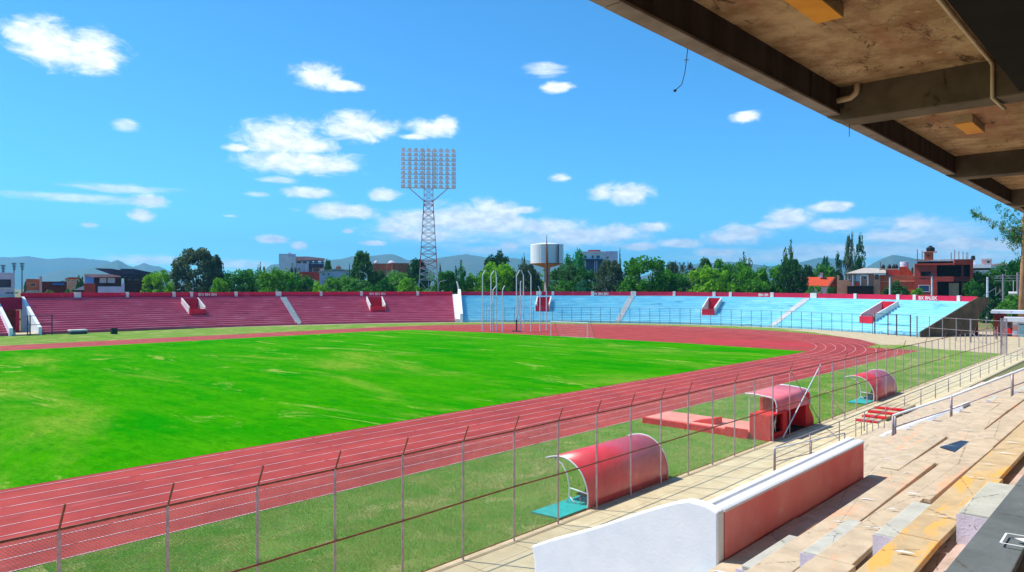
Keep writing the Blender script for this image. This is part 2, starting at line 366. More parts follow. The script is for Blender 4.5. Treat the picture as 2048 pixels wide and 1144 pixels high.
# ------------------------------------------------------------------ team shelters on the verge
def shelter_profile(kind):
    if kind == 'curved': return [(0, 0), (.03, .45), (-.05, .85), (-.22, 1.2), (-.5, 1.48), (-.85, 1.66), (-1.25, 1.72), (-1.65, 1.66), (-1.95, 1.56)]
    return [(0, 1.3), (0, 1.62), (-.03, 1.85), (-.12, 2.02), (-.3, 2.12), (-.6, 2.16), (-1.2, 2.22), (-1.75, 2.22)]
def shell_mesh(prof, L, th=.05):
    b = MB(); n = len(prof)
    # resample smoothly
    P = [Vector((p[0], 0, p[1])) for p in prof]; Q = []
    for i in range(n - 1):
        p0, p1, p2, p3 = P[max(i - 1, 0)], P[i], P[i + 1], P[min(i + 2, n - 1)]
        for k in range(4):
            t = k / 4; Q.append(.5 * ((2 * p1) + (p2 - p0) * t + (2 * p0 - 5 * p1 + 4 * p2 - p3) * t * t + (3 * p1 - p0 - 3 * p2 + p3) * t ** 3))
    Q.append(P[-1]); m = len(Q); I = []
    for i, q in enumerate(Q):
        d = (Q[min(i + 1, m - 1)] - Q[max(i - 1, 0)]).normalized(); I.append(q + Vector((-d.z, 0, d.x)) * -th * -1)
    vs = []
    for y in (0, L):
        vs += [(q.x, y, q.z) for q in Q] + [(q.x, y, q.z) for q in I]
    fs = []
    for i in range(m - 1):
        fs += [(i, i + 1, 2 * m + i + 1, 2 * m + i), (m + i, 3 * m + i, 3 * m + i + 1, m + i + 1), (i, m + i, m + i + 1, i + 1), (2 * m + i, 2 * m + i + 1, 3 * m + i + 1, 3 * m + i)]
    fs += [(0, 2 * m, 3 * m, m), (m - 1, 2 * m - 1, 4 * m - 1, 3 * m - 1)]
    b.add(vs, fs); return b, Q
def team_shelter(y, label):
    L = 5.5; t = thing('team_shelter', (-15.6, y, 0), label, 'shelter', 'curved team shelters behind the fence')
    b, Q = shell_mesh(shelter_profile('curved'), L); b.build('curved_shell', M['red'], t, local=True, smooth=True)
    for yy in (-.03, L + .03):
        b = MB(); b.tube([(q.x, yy, max(q.z, .0)) for q in Q], .028, 8); b.build('end_rib', M['whitemetal'], t, local=True, smooth=True)
    for yy in (.02, L - .02):
        b = MB(); b.tube([(-1.6, yy, 1.64), (-1.2, yy, 1.45), (-.95, yy, 1.1), (-.85, yy, .7), (-.86, yy, .3), (-1.05, yy, 0)], .028, 8)
        b.tube([(-.85, yy, .62), (0, yy, .55)], .025, 6); b.tube([(-.86, yy, .32), (-.5, yy, 0)], .02, 6); b.build('frame_leg', M['whitemetal'], t, local=True, smooth=True)
    for k in range(9):
        x = .3 + k * .6
        b = MB(); b.box(-.62, -.2, x - .2, x + .2, .40, .45); b.box(-.2, -.15, x - .2, x + .2, .42, .80)
        s = b.build('seat', M['black'], t, local=True, bevel=.015)
    b = MB(); b.tube([(-.42, .1, .36), (-.42, L - .1, .36)], .025, 6)
    for yy in (.1, L / 2, L - .1): b.tube([(-.42, yy, .36), (-.42, yy, 0)], .02, 6)
    b.build('bench_frame', M['steel'], t, local=True)
    return t
sh = team_shelter(20.9, 'nearer red curved team shelter with open white-framed end beside a turquoise mat')
s2 = copy_tree(sh); s2.location = (-15.6, 54.3, 0); s2['label'] = 'red curved team shelter farther along the fence, past the square red booth'
def mat_sheet(y, label):
    b = MB(); b.add([(-16.8, y - 1.75, .03), (-15.62, y - 1.6, .03), (-15.62, y + 2.4, .03), (-16.75, y + 2.4, .03), (-16.8, y - 1.75, .07), (-15.62, y - 1.6, .07), (-15.62, y + 2.4, .07), (-16.75, y + 2.4, .07)],
                    [(0, 1, 2, 3), (4, 5, 6, 7), (0, 1, 5, 4), (1, 2, 6, 5), (2, 3, 7, 6), (3, 0, 4, 7)])
    o = b.build('floor_mat', M['teal']); tag(o, label, 'mat', 'turquoise mats of the team shelters'); return o
mat_sheet(20.9, 'turquoise mat on the grass at the open end of the nearer curved shelter')
mat_sheet(54.3, 'turquoise mat on the grass at the open end of the farther curved shelter')
# square booth over the players' tunnel
bo = thing('tunnel_booth', (-15.6, 36.5, 0), 'square red booth with a flat pink canopy over the players tunnel mouth', 'booth')
b, Q = shell_mesh(shelter_profile('flat'), 4.7); o = b.build('canopy', M['canopy'], bo, local=True, smooth=True); o.location = (0, 1.15, 0)
for yy in (1.12, 5.88):
    b = MB(); b.tube([(q.x, yy, q.z) for q in Q], .04, 8); b.build('canopy_trim', M['whitemetal'], bo, local=True, smooth=True)
for yy in (1.3, 5.7):
    b = MB(); b.tube([(-1.6, yy, .2), (-1.6, yy, 2.2)], .035, 8); b.build('canopy_leg', M['whitemetal'], bo, local=True)
b = MB()                                        # ticket-box like enclosure with a window to the walkway
b.box(-1.0, -.86, 0, 2.3, 0, 1.28); b.box(-.86, .1, 0, .14, 0, 1.28); b.box(-.86, .1, 2.16, 2.3, 0, 1.28)
b.box(-.04, .1, .14, 2.16, 0, .34); b.box(-1.0, .1, 0, 2.3, 1.283, 1.36); b.box(-.04, .1, .14, .3, .345, 1.278); b.box(-.04, .1, 1.72, 2.16, .345, 1.278)
b.build('enclosure', M['redpaint'], bo, local=True)
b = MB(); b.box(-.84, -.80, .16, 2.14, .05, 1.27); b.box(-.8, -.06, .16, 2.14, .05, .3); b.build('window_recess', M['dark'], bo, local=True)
b = MB(); b.tube([(-.1, .9, .34), (-.12, 1.0, .7), (-.1, 1.18, 1.0), (-.12, 1.3, 1.2)], .035, 6); b.tube([(-.1, 1.2, .34), (-.12, 1.15, .7), (-.1, 1.22, .95)], .03, 6); b.tube([(-.1, .9, .85), (-.12, 1.1, .66)], .03, 6)
b.build('white_pipe', M['whitemetal'], bo, local=True, smooth=True)
b = MB(); b.prism([(0, 6.45, 0), (0, 6.45, .35), (0, 5.75, 1.1), (0, 5.75, 1.95), (0, 5.2, 1.95), (0, 5.2, 0)], (-1.4, 0, 0)); b.build('side_wall', M['redpaint'], bo, local=True)
b = MB(); b.box(-1.45, -1.3, 2.31, 5.19, 0, 1.9); b.build('back_wall', M['redpaint'], bo, local=True)
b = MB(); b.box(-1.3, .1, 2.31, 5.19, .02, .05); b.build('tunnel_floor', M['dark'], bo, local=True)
tr = thing('tunnel_roof', (-16.7, 38, 0), 'low pink slab with red sides and a triangular hatch between booth and track', 'slab')
b = MB(); b.box(-23.2, -16.65, 36.45, 39.4, 0, .33); b.build('side_kerb', M['redpaint'], tr)
b = MB(); b.box(-23.1, -16.66, 36.6, 39.3, .331, .37); b.build('slab_top', M['palepink'], tr)
b = MB(); b.prism([(-20.3, 37.1, .372), (-18.9, 37.1, .372), (-18.9, 37.1, .72)], (0, .9, 0)); b.build('hatch', M['redpaint'], tr)
b = MB(); b.box(-17.9, -16.64, 36.3, 36.44, 0, .5); b.build('kerb_pier', M['redpaint'], tr)

# ------------------------------------------------------------------ railings of the main stand walkway
rl = thing('walkway_railing', (-12.8, 30.7, 0), 'long grey two-rail railing at the foot of the seats along the walkway', 'railing')
ry = [30.7 + 4.05 * k for k in range(18)]
for y in ry:
    b = MB(); b.tube([(-12.8, y, 0), (-12.8, y, 1.08)], .03, 8); b.build('post', M['steel'], rl, smooth=True)
for z in (1.08, .6):
    b = MB(); b.tube([(-12.8, ry[0], z), (-12.8, ry[-1], z)], .028 if z > 1 else .02, 8); b.build('rail', M['steel'], rl, smooth=True)
rr = thing('ramp_railing', (-12.75, 30.4, 0), 'short pale railing slanting off from the near end of the long walkway railing', 'railing')
pa, pb = Vector((-12.72, 30.4, 0)), Vector((-11.6, 35.9, 0))
for k in range(3):
    q = pa.lerp(pb, k / 2); b = MB(); b.tube([q, q + Vector((0, 0, 1.08))], .034, 8); b.build('post', M['steel'], rr, smooth=True)
for z in (1.08, .5):
    b = MB(); b.tube([pa + Vector((0, 0, z)), pb + Vector((0, 0, z))], .034 if z > 1 else .022, 8); b.build('rail', M['whitemetal'] if z > 1 else M['steel'], rr, smooth=True)
gt = thing('barrier_gate', (-12.4, 40.6, 0), 'small barred steel barrier standing across the walkway behind the red parapet', 'barrier')
for k in range(6):
    q = Vector((-12.55 + k * .28, 40.6, 0)); b = MB(); b.tube([q, q + Vector((0, 0, 1.05))], .022, 6); b.build('bar', M['steel'], gt)
b = MB(); b.tube([(-12.55, 40.6, 1.05), (-11.15, 40.6, 1.05)], .024, 6); b.build('top_rail', M['steel'], gt)
# red painted steps on the walkway
st = thing('painted_steps', (-13.4, 48, 0), 'short flight of red painted concrete steps on the walkway by the railing', 'steps')
for k in range(4):
    y0 = 45.6 + k * 1.15
    b = MB(); b.box(-14.1 + .0 * k, -12.95 + .2 * k, y0, y0 + 6.2 - 1.15 * k if k == 3 else y0 + 1.148, .02, .12 + .11 * k); b.build('step', M['concrete'], st)
    b = MB(); b.box(-14.1, -12.95 + .2 * k, y0 - .01, y0 + .5, .12 + .11 * k + .002, .126 + .11 * k); b.box(-14.1, -12.95 + .2 * k, y0 - .015, y0 - .002, .03 + .11 * k, .124 + .11 * k)
    b.build('red_nosing', M['redpaint'], st)

# ------------------------------------------------------------------ the covered main stand we stand in
CT, ST = 1.85, .5                               # terrace plane: drop below the eye = CT + ST * distance
main = thing('main_grandstand', (-6, 20, 0), 'covered concrete main grandstand with worn paint-flecked seat rows and a stained beamed roof overhead', 'grandstand')
Y0, Y1 = -4, 62
AISLES = [(9.7, 11.5), (33.4, 35.2)]
rowz = []
for k in range(-3, 11):
    xb = 2.82 + .9 * k                          # back edge of the seat slab (distance from the eye line)
    zs = EYE - (CT + ST * xb) - (.0 if k else 0)
    rowz.append((k, xb, zs))
for k, xb, zs in rowz:
    xf = xb + .43 if k > -2 else xb + .41
    fw_z = zs - .14                              # footwell behind the seat
    nxt = xb - .48                               # front of the next seat slab up
    if zs < .1: continue
    # seat slabs: separate precast pieces, each a little out of line
    b = MB(); y = Y0 + random.uniform(0, 1)
    while y < Y1:
        ln = random.choice([3.6, 4.2, 5.0])
        j0, j1 = random.uniform(-.035, .05), random.uniform(-.035, .05); dz = random.uniform(-.025, .012)
        ye = min(y + ln, Y1)
        j1 = j0 + random.uniform(-.07, .07)
        vs = []
        for z in (zs - .075 + dz, zs + dz):
            vs += [(-xb + j0, y + .008, z), (-xb + j1, ye - .008, z), (-xf, ye - .008, z), (-xf, y + .008, z)]
        b.add(vs, [(3, 2, 1, 0), (4, 5, 6, 7), (0, 1, 5, 4), (1, 2, 6, 5), (2, 3, 7, 6), (3, 0, 4, 7)])
        y = ye
    m = M['seat_grey'] if k <= -2 else M['seat_orange'] if k == -1 else M['seat']
    s = b.build('seat_slab', m, main, bevel=.012)
    # white paint ticks marking the places
    if -2 < k < 5:
        y = 5 + random.uniform(0, .8)
        while y < 24:
            if random.random() < .75:
                c = (-xb - .2 + random.uniform(-.05, .05), y, zs + .018); a = random.uniform(-.5, .5); L = random.uniform(.08, .2); b = MB()
                b.add([(c[0] - L, c[1] - .01, c[2]), (c[0] + L, c[1] + .1 + a * .1, c[2]), (c[0] + .04, c[1] + .06, c[2]), (c[0] - .05, c[1] + .06, c[2])], [(0, 1, 2, 3)])
                b.build('paint_tick', M['white'], s)
            y += random.choice([1.1, 1.6, 2.4])
    # footwell and riser block carrying the next slab
    b = MB(); b.box(-xb - .32, -nxt, Y0, Y1, zs - 2.2, fw_z); b.build('footwell', M['foot'], main)
    # half-height aisle blocks
    for (a0, a1) in AISLES:
        if k < 9:
            b = MB(); b.box(-xb + .05, -nxt + .02, a0 + random.uniform(-.1, .1), a1, fw_z - .02, zs + .2); b.build('aisle_step', M['step'], main, bevel=.02)
            b = MB(); yy = a0 - .105; b.box(-xb + .055, -nxt + .0, yy - .012, yy, fw_z, zs + .205); b.build('white_step_face', M['pitted'], main)
b = MB(); b.box(-12.2, -11.0, Y0, Y1, -.04, .22); b.build('bottom_step', M['foot'], main, bevel=.02)
# white mark on the grey seat near us
xb = 2.82 - 1.8; zg = EYE - (CT + ST * xb) + .022
b = MB()
gq = lambda a, c: G(a, c, zg)
for p0, p1 in (((2001, 1085), (2013, 1066)), ((2013, 1066), (2062, 1074)), ((2001, 1085), (2062, 1096))):
    u_, v_ = gq(*p0), gq(*p1); nn_ = Vector((-(v_ - u_).y, (v_ - u_).x, 0)).normalized() * .009
    b.quad(u_ - nn_, u_ + nn_, v_ + nn_, v_ - nn_)
b.add([gq(2028, 1076), gq(2066, 1077), gq(2066, 1090)], [(0, 1, 2)]); b.build('white_mark', M['white'], main)
# white-topped red parapet with its sloping white return wall
px_, pz0, pz1, py0, py1 = 5.09, 3.2, EYE - 3.38, 10.33, 17.0
pw = thing('red_parapet', (-px_, py0, pz0), 'thick red-faced parapet on the seat rows with white rounded top and sloping white return wall', 'parapet wall')
b = MB(); b.box(-px_ - .02, -px_, py0, py1, pz0 - 1.2, pz1 - .06); b.build('red_face', M['pinkwall'], pw)
b = MB(); b.box(-px_ - .34, -px_ - .021, py0, py1 + .0, pz0 - 2.2, pz1 - .06); b.build('wall_core', M['white'], pw)
n = 10; prof = [(-px_ + .015, pz1 - .065), (-px_ + .015, pz1 - .025), (-px_ - .03, pz1), (-px_ - .12, pz1 + .005), (-px_ - .15, pz1 - .02), (-px_ - .19, pz1 - .015), (-px_ - .22, pz1 + .03), (-px_ - .32, pz1 + .03), (-px_ - .36, pz1 - .02), (-px_ - .36, pz1 - .10)]
b = MB(); b.prism([(x, py0 - .02, z) for x, z in prof], (0, py1 - py0 + .04, 0)); b.build('white_coping', M['white'], pw, bevel=.012)
b = MB()
top = [(-px_ - .0, pz1 - .02), (-px_ - .22, pz1 + .05), (-px_ - .5, pz1 + .06), (-px_ - .75, pz1 - .02)]
top += [(-px_ - .75 - t, pz1 - .02 - .475 * t + .012 * math.sin(t * 3)) for t in np.linspace(.3, 3.0, 8)] + [(-8.77, 2.93), (-8.79, 1.0), (-px_, 1.0)]
b.prism([(x, py0 - .24, z) for x, z in top], (0, .215, 0)); b.build('return_wall', M['white'], pw, bevel=.03)
b = MB()
for zz, yy in ((3.72, 12.0),): b.add([(-px_ + .004, yy - .06, zz - .2), (-px_ + .004, yy + .05, zz - .2), (-px_ + .004, yy + .05, zz + .04), (-px_ + .004, yy - .01, zz + .1), (-px_ + .004, yy - .06, zz + .02)], [(0, 1, 2, 3, 4)])
b.build('broken_chip', M['dark'], pw)
# stair handrail climbing the seat rows and its white ledge
hr = thing('stair_handrail', (-8.2, 31, 2), 'thick pale handrail climbing the seat rows beside the white ledge', 'railing')
hp = [(-8.2, 31, 2.05), (-6.2, 31, 3.05), (-4.0, 31, 4.15)]
for p in hp[:2] + [(-4.3, 31, 4.0)]:
    for dy in ((0, .32) if p is hp[0] else (0,)):
        b = MB(); b.tube([(p[0], p[1] + dy, p[2] - .2), (p[0], p[1] + dy, p[2] + .92)], .045, 8); b.build('post', M['steel'], hr, smooth=True)
for dz in (.92, .45):
    b = MB(); b.tube([(-8.2, 31, 2.05 + dz), (-6.2, 31, 3.0 + dz), (-2.6, 31, 4.95 + dz)], .045 if dz > .5 else .026, 8); b.build('rail', M['whitemetal'] if dz > .5 else M['steel'], hr, smooth=True)
b = MB(); b.prism([(-10.0, 33.6, 1.0), (-10.0, 33.6, 1.3), (-6.3, 33.6, 3.3), (-6.3, 33.6, 2.7)], (0, 1.3, 0)); o = b.build('white_ledge', M['white'], main, bevel=.02)
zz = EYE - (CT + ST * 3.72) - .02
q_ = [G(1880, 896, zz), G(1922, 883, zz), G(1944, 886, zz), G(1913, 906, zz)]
b = MB(); b.prism([(p.x, p.y, zz) for p in q_], (0, 0, .03)); tag(b.build('hole_shade_patch', mk('dark slate hole shade', rgb(58, 70, 92), rgb(44, 54, 72), 3, .5)), 'dark slate blue patch painted for the shade of a hole in the seat rows above the stair handrail', 'shade patch')  # thin dark slab painted in place of a shadowed hole in the rows
# ---- roof
RX, RE, RS = -3.41, EYE + 2.28, EYE + 2.64      # edge line, underside of the edge beam, soffit
RB = 9                                           # back of the stand
b = MB(); b.box(RX + .155, RB, -12, 48, RS, RS + .14); roof = b.build('roof', M['roofslab'], main)
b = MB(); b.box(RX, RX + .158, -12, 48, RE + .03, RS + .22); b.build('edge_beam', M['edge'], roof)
b = MB()
y = -12
while y < 48:
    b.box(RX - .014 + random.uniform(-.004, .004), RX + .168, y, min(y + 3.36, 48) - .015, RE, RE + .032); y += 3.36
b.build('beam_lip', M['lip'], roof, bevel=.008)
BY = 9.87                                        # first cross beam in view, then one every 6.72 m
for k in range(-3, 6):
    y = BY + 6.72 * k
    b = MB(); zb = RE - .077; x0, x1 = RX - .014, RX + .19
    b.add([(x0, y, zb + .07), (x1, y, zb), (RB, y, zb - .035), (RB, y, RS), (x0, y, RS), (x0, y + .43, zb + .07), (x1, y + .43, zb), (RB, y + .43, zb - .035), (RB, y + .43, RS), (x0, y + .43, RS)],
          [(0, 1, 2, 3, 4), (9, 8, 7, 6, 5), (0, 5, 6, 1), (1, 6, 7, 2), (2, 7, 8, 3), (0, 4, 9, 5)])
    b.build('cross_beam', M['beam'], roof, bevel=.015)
b = MB(); b.box(-1.30, -.84, -12, 48, EYE + 2.226, RS + .02); b.build('girder', M['deep_shade'], roof)
b = MB(); b.box(RB - .3, RB, -12, 48, 0, RS); b.build('rear_wall', M['concrete'], main)
b = MB(); b.box(-.84, RB, -12, 48, RS - .03, RS - .003); b.build('rear_ceiling', M['roofslab'], roof)
b = MB(); b.box(1.6, RB - .3, Y0, Y1, 5.4, 6.3); b.build('upper_deck', M['foot'], main)
b = MB(); b.tube([(-3.01, BY - .084, RS), (-3.01, BY - .084, RS - .084), (-3.03, BY - .084, RS - .14), (-3.09, BY - .084, RS - .18), (-3.33, BY - .09, RS - .2)], .038, 12); b.build('drain_pipe', M['pipe'], roof, smooth=True)
b = MB(); b.tube([(-1.60, -1.4, RS - .025), (-1.57, BY - .07, RS - .025), (-1.555, BY - .03, RS - .07), (-1.555, BY - .03, RE - .085), (-1.51, BY + .46, RE - .13)], .022, 8); b.build('cable_conduit', M['pipe'], roof, smooth=True)
for k, (y, lab) in enumerate(((6.51, 'long orange wooden lamp box under the roof, in the bay closest to the photographer'), (13.23, 'orange wooden lamp box under the roof beyond the first thick cross beam'))):
    lb = thing('lamp_box', (-2.39, y, RS), lab, 'lamp box', 'orange lamp boxes under the roof')
    b = MB(); b.box(-2.52, -2.27, y - .49, y + .49, RS - .112, RS); b.build('casing', M['pipe'] if k else M['seat_orange'], lb)
    b = MB(); b.box(-2.516, -2.274, y - .486, y + .486, RS - .122, RS - .113); b.build('diffuser', M['orange'], lb)
for pts, lab in (([(RX - .006, 6.16, RE), (RX - .014, 6.15, RE - .11), (RX - .014, 6.12, RE - .24), (RX - .03, 6.09, RE - .35), (RX - .056, 6.01, RE - .42)], 'thin dark cable dangling from the roof edge with a knot at its end'), ([(-3.22, BY + .28, RE - .07), (-3.22, BY + .28, RE - .25)], 'short straight wire hanging under the tip of the first cross beam')):
    b = MB(); b.tube(pts, .004, 5)
    if len(pts) > 2:
        b.lathe([(.0, -.014), (.015, -.007), (.015, .007), (.0, .014)], pts[-1], 8); b.tube([Vector(pts[1]) + Vector((-.014, -.02, 0)), Vector(pts[1]) + Vector((.014, .02, .007))], .003, 4)
    tag(b.build('hanging_wire', M['black']), lab, 'wire')

# ------------------------------------------------------------------ the open bowl: red stand and blue stand
ctrl = [(-143.5, -6), (-143.3, 12), (-143, 30), (-142.8, 50), (-142, 68), (-139.2, 82), (-134.3, 96), (-127, 109.5), (-117, 121), (-103.5, 131), (-87, 138.5), (-72, 142.6), (-60, 142.6), (-46, 139), (-30.2, 131), (-18, 122)]
fine = []
for i in range(1, len(ctrl) - 2):
    p0, p1, p2, p3 = [Vector(c) for c in ctrl[i - 1:i + 3]]
    for k in range(40):
        t = k / 40; fine.append(.5 * ((2 * p1) + (p2 - p0) * t + (2 * p0 - 5 * p1 + 4 * p2 - p3) * t * t + (3 * p1 - p0 - 3 * p2 + p3) * t ** 3))
fine.append(Vector(ctrl[-2]))
cum = [0.0]
for a, c in zip(fine, fine[1:]): cum.append(cum[-1] + (c - a).length)
SMAX = cum[-1]
def F(s):                                        # front line point and outward normal
    s = min(max(s, 0), SMAX - 1e-4); i = int(np.searchsorted(cum, s, 'right')) - 1; i = min(i, len(fine) - 2)
    f = (s - cum[i]) / (cum[i + 1] - cum[i]); p = fine[i].lerp(fine[i + 1], f)
    a, c = fine[max(i - 6, 0)], fine[min(i + 7, len(fine) - 1)]; d = (c - a).normalized()
    return p, Vector((-d.y, d.x))
def P3(s, dep, z):
    p, n = F(s); q = p + n * dep; return Vector((q.x, q.y, z * zsc(s)))
def zsc(s): return 1.0 - .075 * max(0, min(1, (s - SMAX + 55) / 55))
def s_at(px, dep=0.0, z=0.0, lo=0.0, hi=None):
    lo, hi = lo, hi or SMAX
    for _ in range(40):
        m = (lo + hi) / 2
        if proj(P3(m, dep, z))[0] < px: lo = m
        else: hi = m
    return (lo + hi) / 2
NR, RISE, RUN, Z0 = 15, .372, .76, .55
BD = NR * RUN                                    # depth at the back of the rows
ZT = Z0 + NR * RISE                              # 6.13
def row_z(dep): return Z0 + RISE * max(0, min(NR, math.ceil(dep / RUN - 1e-6)))
def stand_mat(name, c1, c2, dirt, pale):
    m, n, b = newmat(name); co = n.co(True)
    col = n.mix(n.step(n.noise(n.co(True, (.5, .5, 3)), .5, 6, .65), .3, .7), c1, c2)
    col = n.mix(n.step(n.noise(n.co(True, (.25, .25, 2.6)), .9, 8, .7), .53, .72, 0, .75), col, pale)
    col = n.mix(n.step(n.noise(n.co(True, (.3, .3, 2.2)), .7, 8, .7, .4), .56, .74, 0, .8), col, dirt)
    n.put(b.inputs['Base Color'], col); b.inputs['Roughness'].default_value = .85; return m
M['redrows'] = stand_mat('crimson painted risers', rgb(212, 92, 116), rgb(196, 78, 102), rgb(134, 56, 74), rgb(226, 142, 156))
M['redtread'] = stand_mat('worn pink treads in sunlit tone', rgb(238, 160, 174), rgb(222, 130, 148), rgb(164, 88, 106), rgb(244, 208, 212))  # paler than the risers: worn paint plus sunlit stripe contrast put into the colour
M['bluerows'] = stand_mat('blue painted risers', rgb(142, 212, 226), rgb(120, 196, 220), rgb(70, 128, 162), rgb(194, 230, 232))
M['bluetread'] = stand_mat('worn pale blue treads in sunlit tone', rgb(200, 236, 238), rgb(176, 224, 232), rgb(100, 156, 184), rgb(226, 244, 242))  # wear and the bright sunlit stripes are both in this paler colour
M['parapet'] = mk('crimson parapet paint', rgb(212, 34, 74), rgb(196, 28, 66), .4, .8, spot=rgb(222, 70, 100), spot_scale=.3)
M['endwall'] = mk('stained end wall', rgb(112, 90, 66), rgb(78, 66, 54), .5, .95, spot=rgb(50, 46, 44), spot_scale=.35)
M['box'] = mk('crimson entrance paint', rgb(222, 40, 66), rgb(206, 32, 58), .6, .8)
M['offwhite'] = mk('aged white paint', rgb(226, 222, 216), rgb(204, 200, 194), .8, .85, spot=rgb(150, 146, 142), spot_scale=1.5, spot_at=(.62, .74))
def rows_mesh(s0, s1, holes=()):
    b = MB(); prof = [(0, 0), (0, Z0)]
    for k in range(NR): prof += [(.001 + k * RUN, Z0 + k * RISE)] if k == 0 else []; prof += [((k + 1) * RUN, Z0 + k * RISE), ((k + 1) * RUN + .02, Z0 + (k + 1) * RISE)]
    prof += [(BD + .6, ZT)]
    ns = max(2, int((s1 - s0) / 1.0)); S = list(np.linspace(s0, s1, ns + 1))
    for h0, h1, d0, d1 in holes: S += [h0, h1]
    S = sorted(S)
    for a, c in zip(S, S[1:]):
        if c - a < 1e-3: continue
        mid = (a + c) / 2; hs = [(d0, d1) for h0, h1, d0, d1 in holes if h0 < mid < h1]
        for (d0, z0), (d1, z1) in zip(prof, prof[1:]):
            if any(h0 - .05 <= (d0 + d1) / 2 < h1 for h0, h1 in hs): continue
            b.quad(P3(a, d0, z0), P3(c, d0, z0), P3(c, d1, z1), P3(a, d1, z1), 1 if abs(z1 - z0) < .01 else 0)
    return b
def sprism(b, s0, s1, poly, mi=0, seg=1):        # profile polygon (depth, z) extruded along the bowl
    for k in range(seg):
        a, c = s0 + (s1 - s0) * k / seg, s0 + (s1 - s0) * (k + 1) / seg
        n = len(poly); A = [P3(a, d, z) for d, z in poly]; B = [P3(c, d, z) for d, z in poly]
        fs = [(i, (i + 1) % n, n + (i + 1) % n, n + i) for i in range(n)]
        if k == 0: fs.append(tuple(range(n))[::-1])
        if k == seg - 1: fs.append(tuple(range(n, 2 * n)))
        b.add(A + B, fs, mi)
    return b
def text_mesh(txt, size):
    cu = bpy.data.curves.new('t', 'FONT'); cu.body = txt; cu.size = size; cu.extrude = .015; cu.align_x = 'CENTER'; cu.offset = .02
    o = bpy.data.objects.new('t', cu); dg = bpy.context.evaluated_depsgraph_get(); C.objects.link(o); dg.update()
    me = bpy.data.meshes.new_from_object(o.evaluated_get(dg)); bpy.data.objects.remove(o); bpy.data.curves.remove(cu); return me
def grandstand(name, s0, s1, label, rowmat, piers, wides, signs, aisles, vents):
    p, n = F((s0 + s1) / 2); t = thing(name, (p.x, p.y, 0), label, 'grandstand')
    holes = []
    for (px0, px1, dlo, dhi) in vents:
        c = [s_at(q, (dlo + dhi) / 2, 4.2) for q in (px0, px1)]; holes.append((c[0], c[1], dlo, dhi))
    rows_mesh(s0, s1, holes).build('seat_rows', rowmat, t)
    b = MB(); sprism(b, s0, s1, [(BD + .35, ZT - .5), (BD + .35, ZT + .97), (BD + .62, ZT + .97), (BD + .62, 0)], seg=max(2, int((s1 - s0) / 2.5))); b.build('parapet', M['parapet'], t)
    for w, pxs in ((.55, piers), (1.15, wides)):
        for px in pxs:
            s = s_at(px, BD + .3, ZT + .5); b = MB(); sprism(b, s - w / 2, s + w / 2, [(BD + .22, ZT - .02), (BD + .22, ZT + 1.08), (BD + .66, ZT + 1.08), (BD + .66, ZT - .02)]); b.build('white_pier', M['offwhite'], t)
    for px, txt in signs:
        s = s_at(px, BD + .3, ZT + .5); me = text_mesh(txt, .85); me.materials.append(M['offwhite'])
        o = bpy.data.objects.new('lettering', me); C.objects.link(o); o.parent = t
        q = P3(s, BD + .325, ZT + .18); nn = F(s)[1]; o.location = q - wloc(t)
        o.rotation_euler = (R(90), 0, math.atan2(nn.y, nn.x) - R(90))
    for px_top, px_bot in aisles:
        sa = s_at(px_bot, 0, .3); st_ = s_at(px_top, BD, ZT)
        b = MB()
        for k in range(NR * 2):
            d0, d1 = k * RUN / 2, (k + 1) * RUN / 2; s = sa + (st_ - sa) * k / (NR * 2 - 1)
            z = Z0 + RISE * (k // 2) + (RISE / 2 if k % 2 else 0) + .02
            sprism(b, s - .62, s + .62, [(d0, z - .4), (d0, z), (d1 + .01, z), (d1 + .01, z - .4)])
        b.build('aisle_stair', M['offwhite'], t)
    for h0, h1, dlo, dhi in holes:
        zl, zh = row_z(dlo), row_z(dhi); fr = t
        b = MB(); sprism(b, h0 - .22, h0 + .02, [(dlo - .3, zl - .5), (dlo - .3, zl + .95), (dhi + .3, zh + .95), (dhi + .3, zl - .5)]); b.build('entrance_wall', M['offwhite'], t)
        b = MB(); sprism(b, h1 - .02, h1 + .22, [(dlo - .3, zl - .5), (dlo - .3, zl + .95), (dhi + .3, zh + .95), (dhi + .3, zl - .5)]); b.build('entrance_wall', M['offwhite'], t)
        b = MB(); sprism(b, h0 - .1, h1 + .1, [(dlo - .62, zl - .8), (dlo - .62, zl + .55), (dlo - .34, zl + .55), (dlo - .34, zl - .8)]); b.build('entrance_front', M['box'], t)
        b = MB(); sprism(b, h0 + .03, h1 - .03, [(dhi - .25, zl - 1.2), (dhi - .25, zh + .80), (dhi + .2, zh + .80), (dhi + .2, zl - 1.2)]); b.build('entrance_back', M['box'], t)
        b = MB(); sprism(b, h0 + .03, h1 - .03, [(dlo - .3, zl - 1.2), (dlo - .3, zl - 1.0), (dhi, zl - 1.0), (dhi, zl - 1.2)]); b.build('entrance_floor', M['box'], t)
    return t
s_gap0, s_gap1 = s_at(20, 0, .4), s_at(78, 0, .4)
s_div = s_at(918, 0, .3)
ns_ = 'B.N.B'
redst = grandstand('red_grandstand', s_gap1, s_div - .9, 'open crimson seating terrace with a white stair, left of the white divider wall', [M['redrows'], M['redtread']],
    [255, 348, 383, 472, 642, 723, 835], [155, 557], [(415, 'BN BN BN'), (755, 'BN BN BN')], [(566, 598)], [(372, 402, 5.0, 8.6), (738, 766, 5.0, 8.9)])
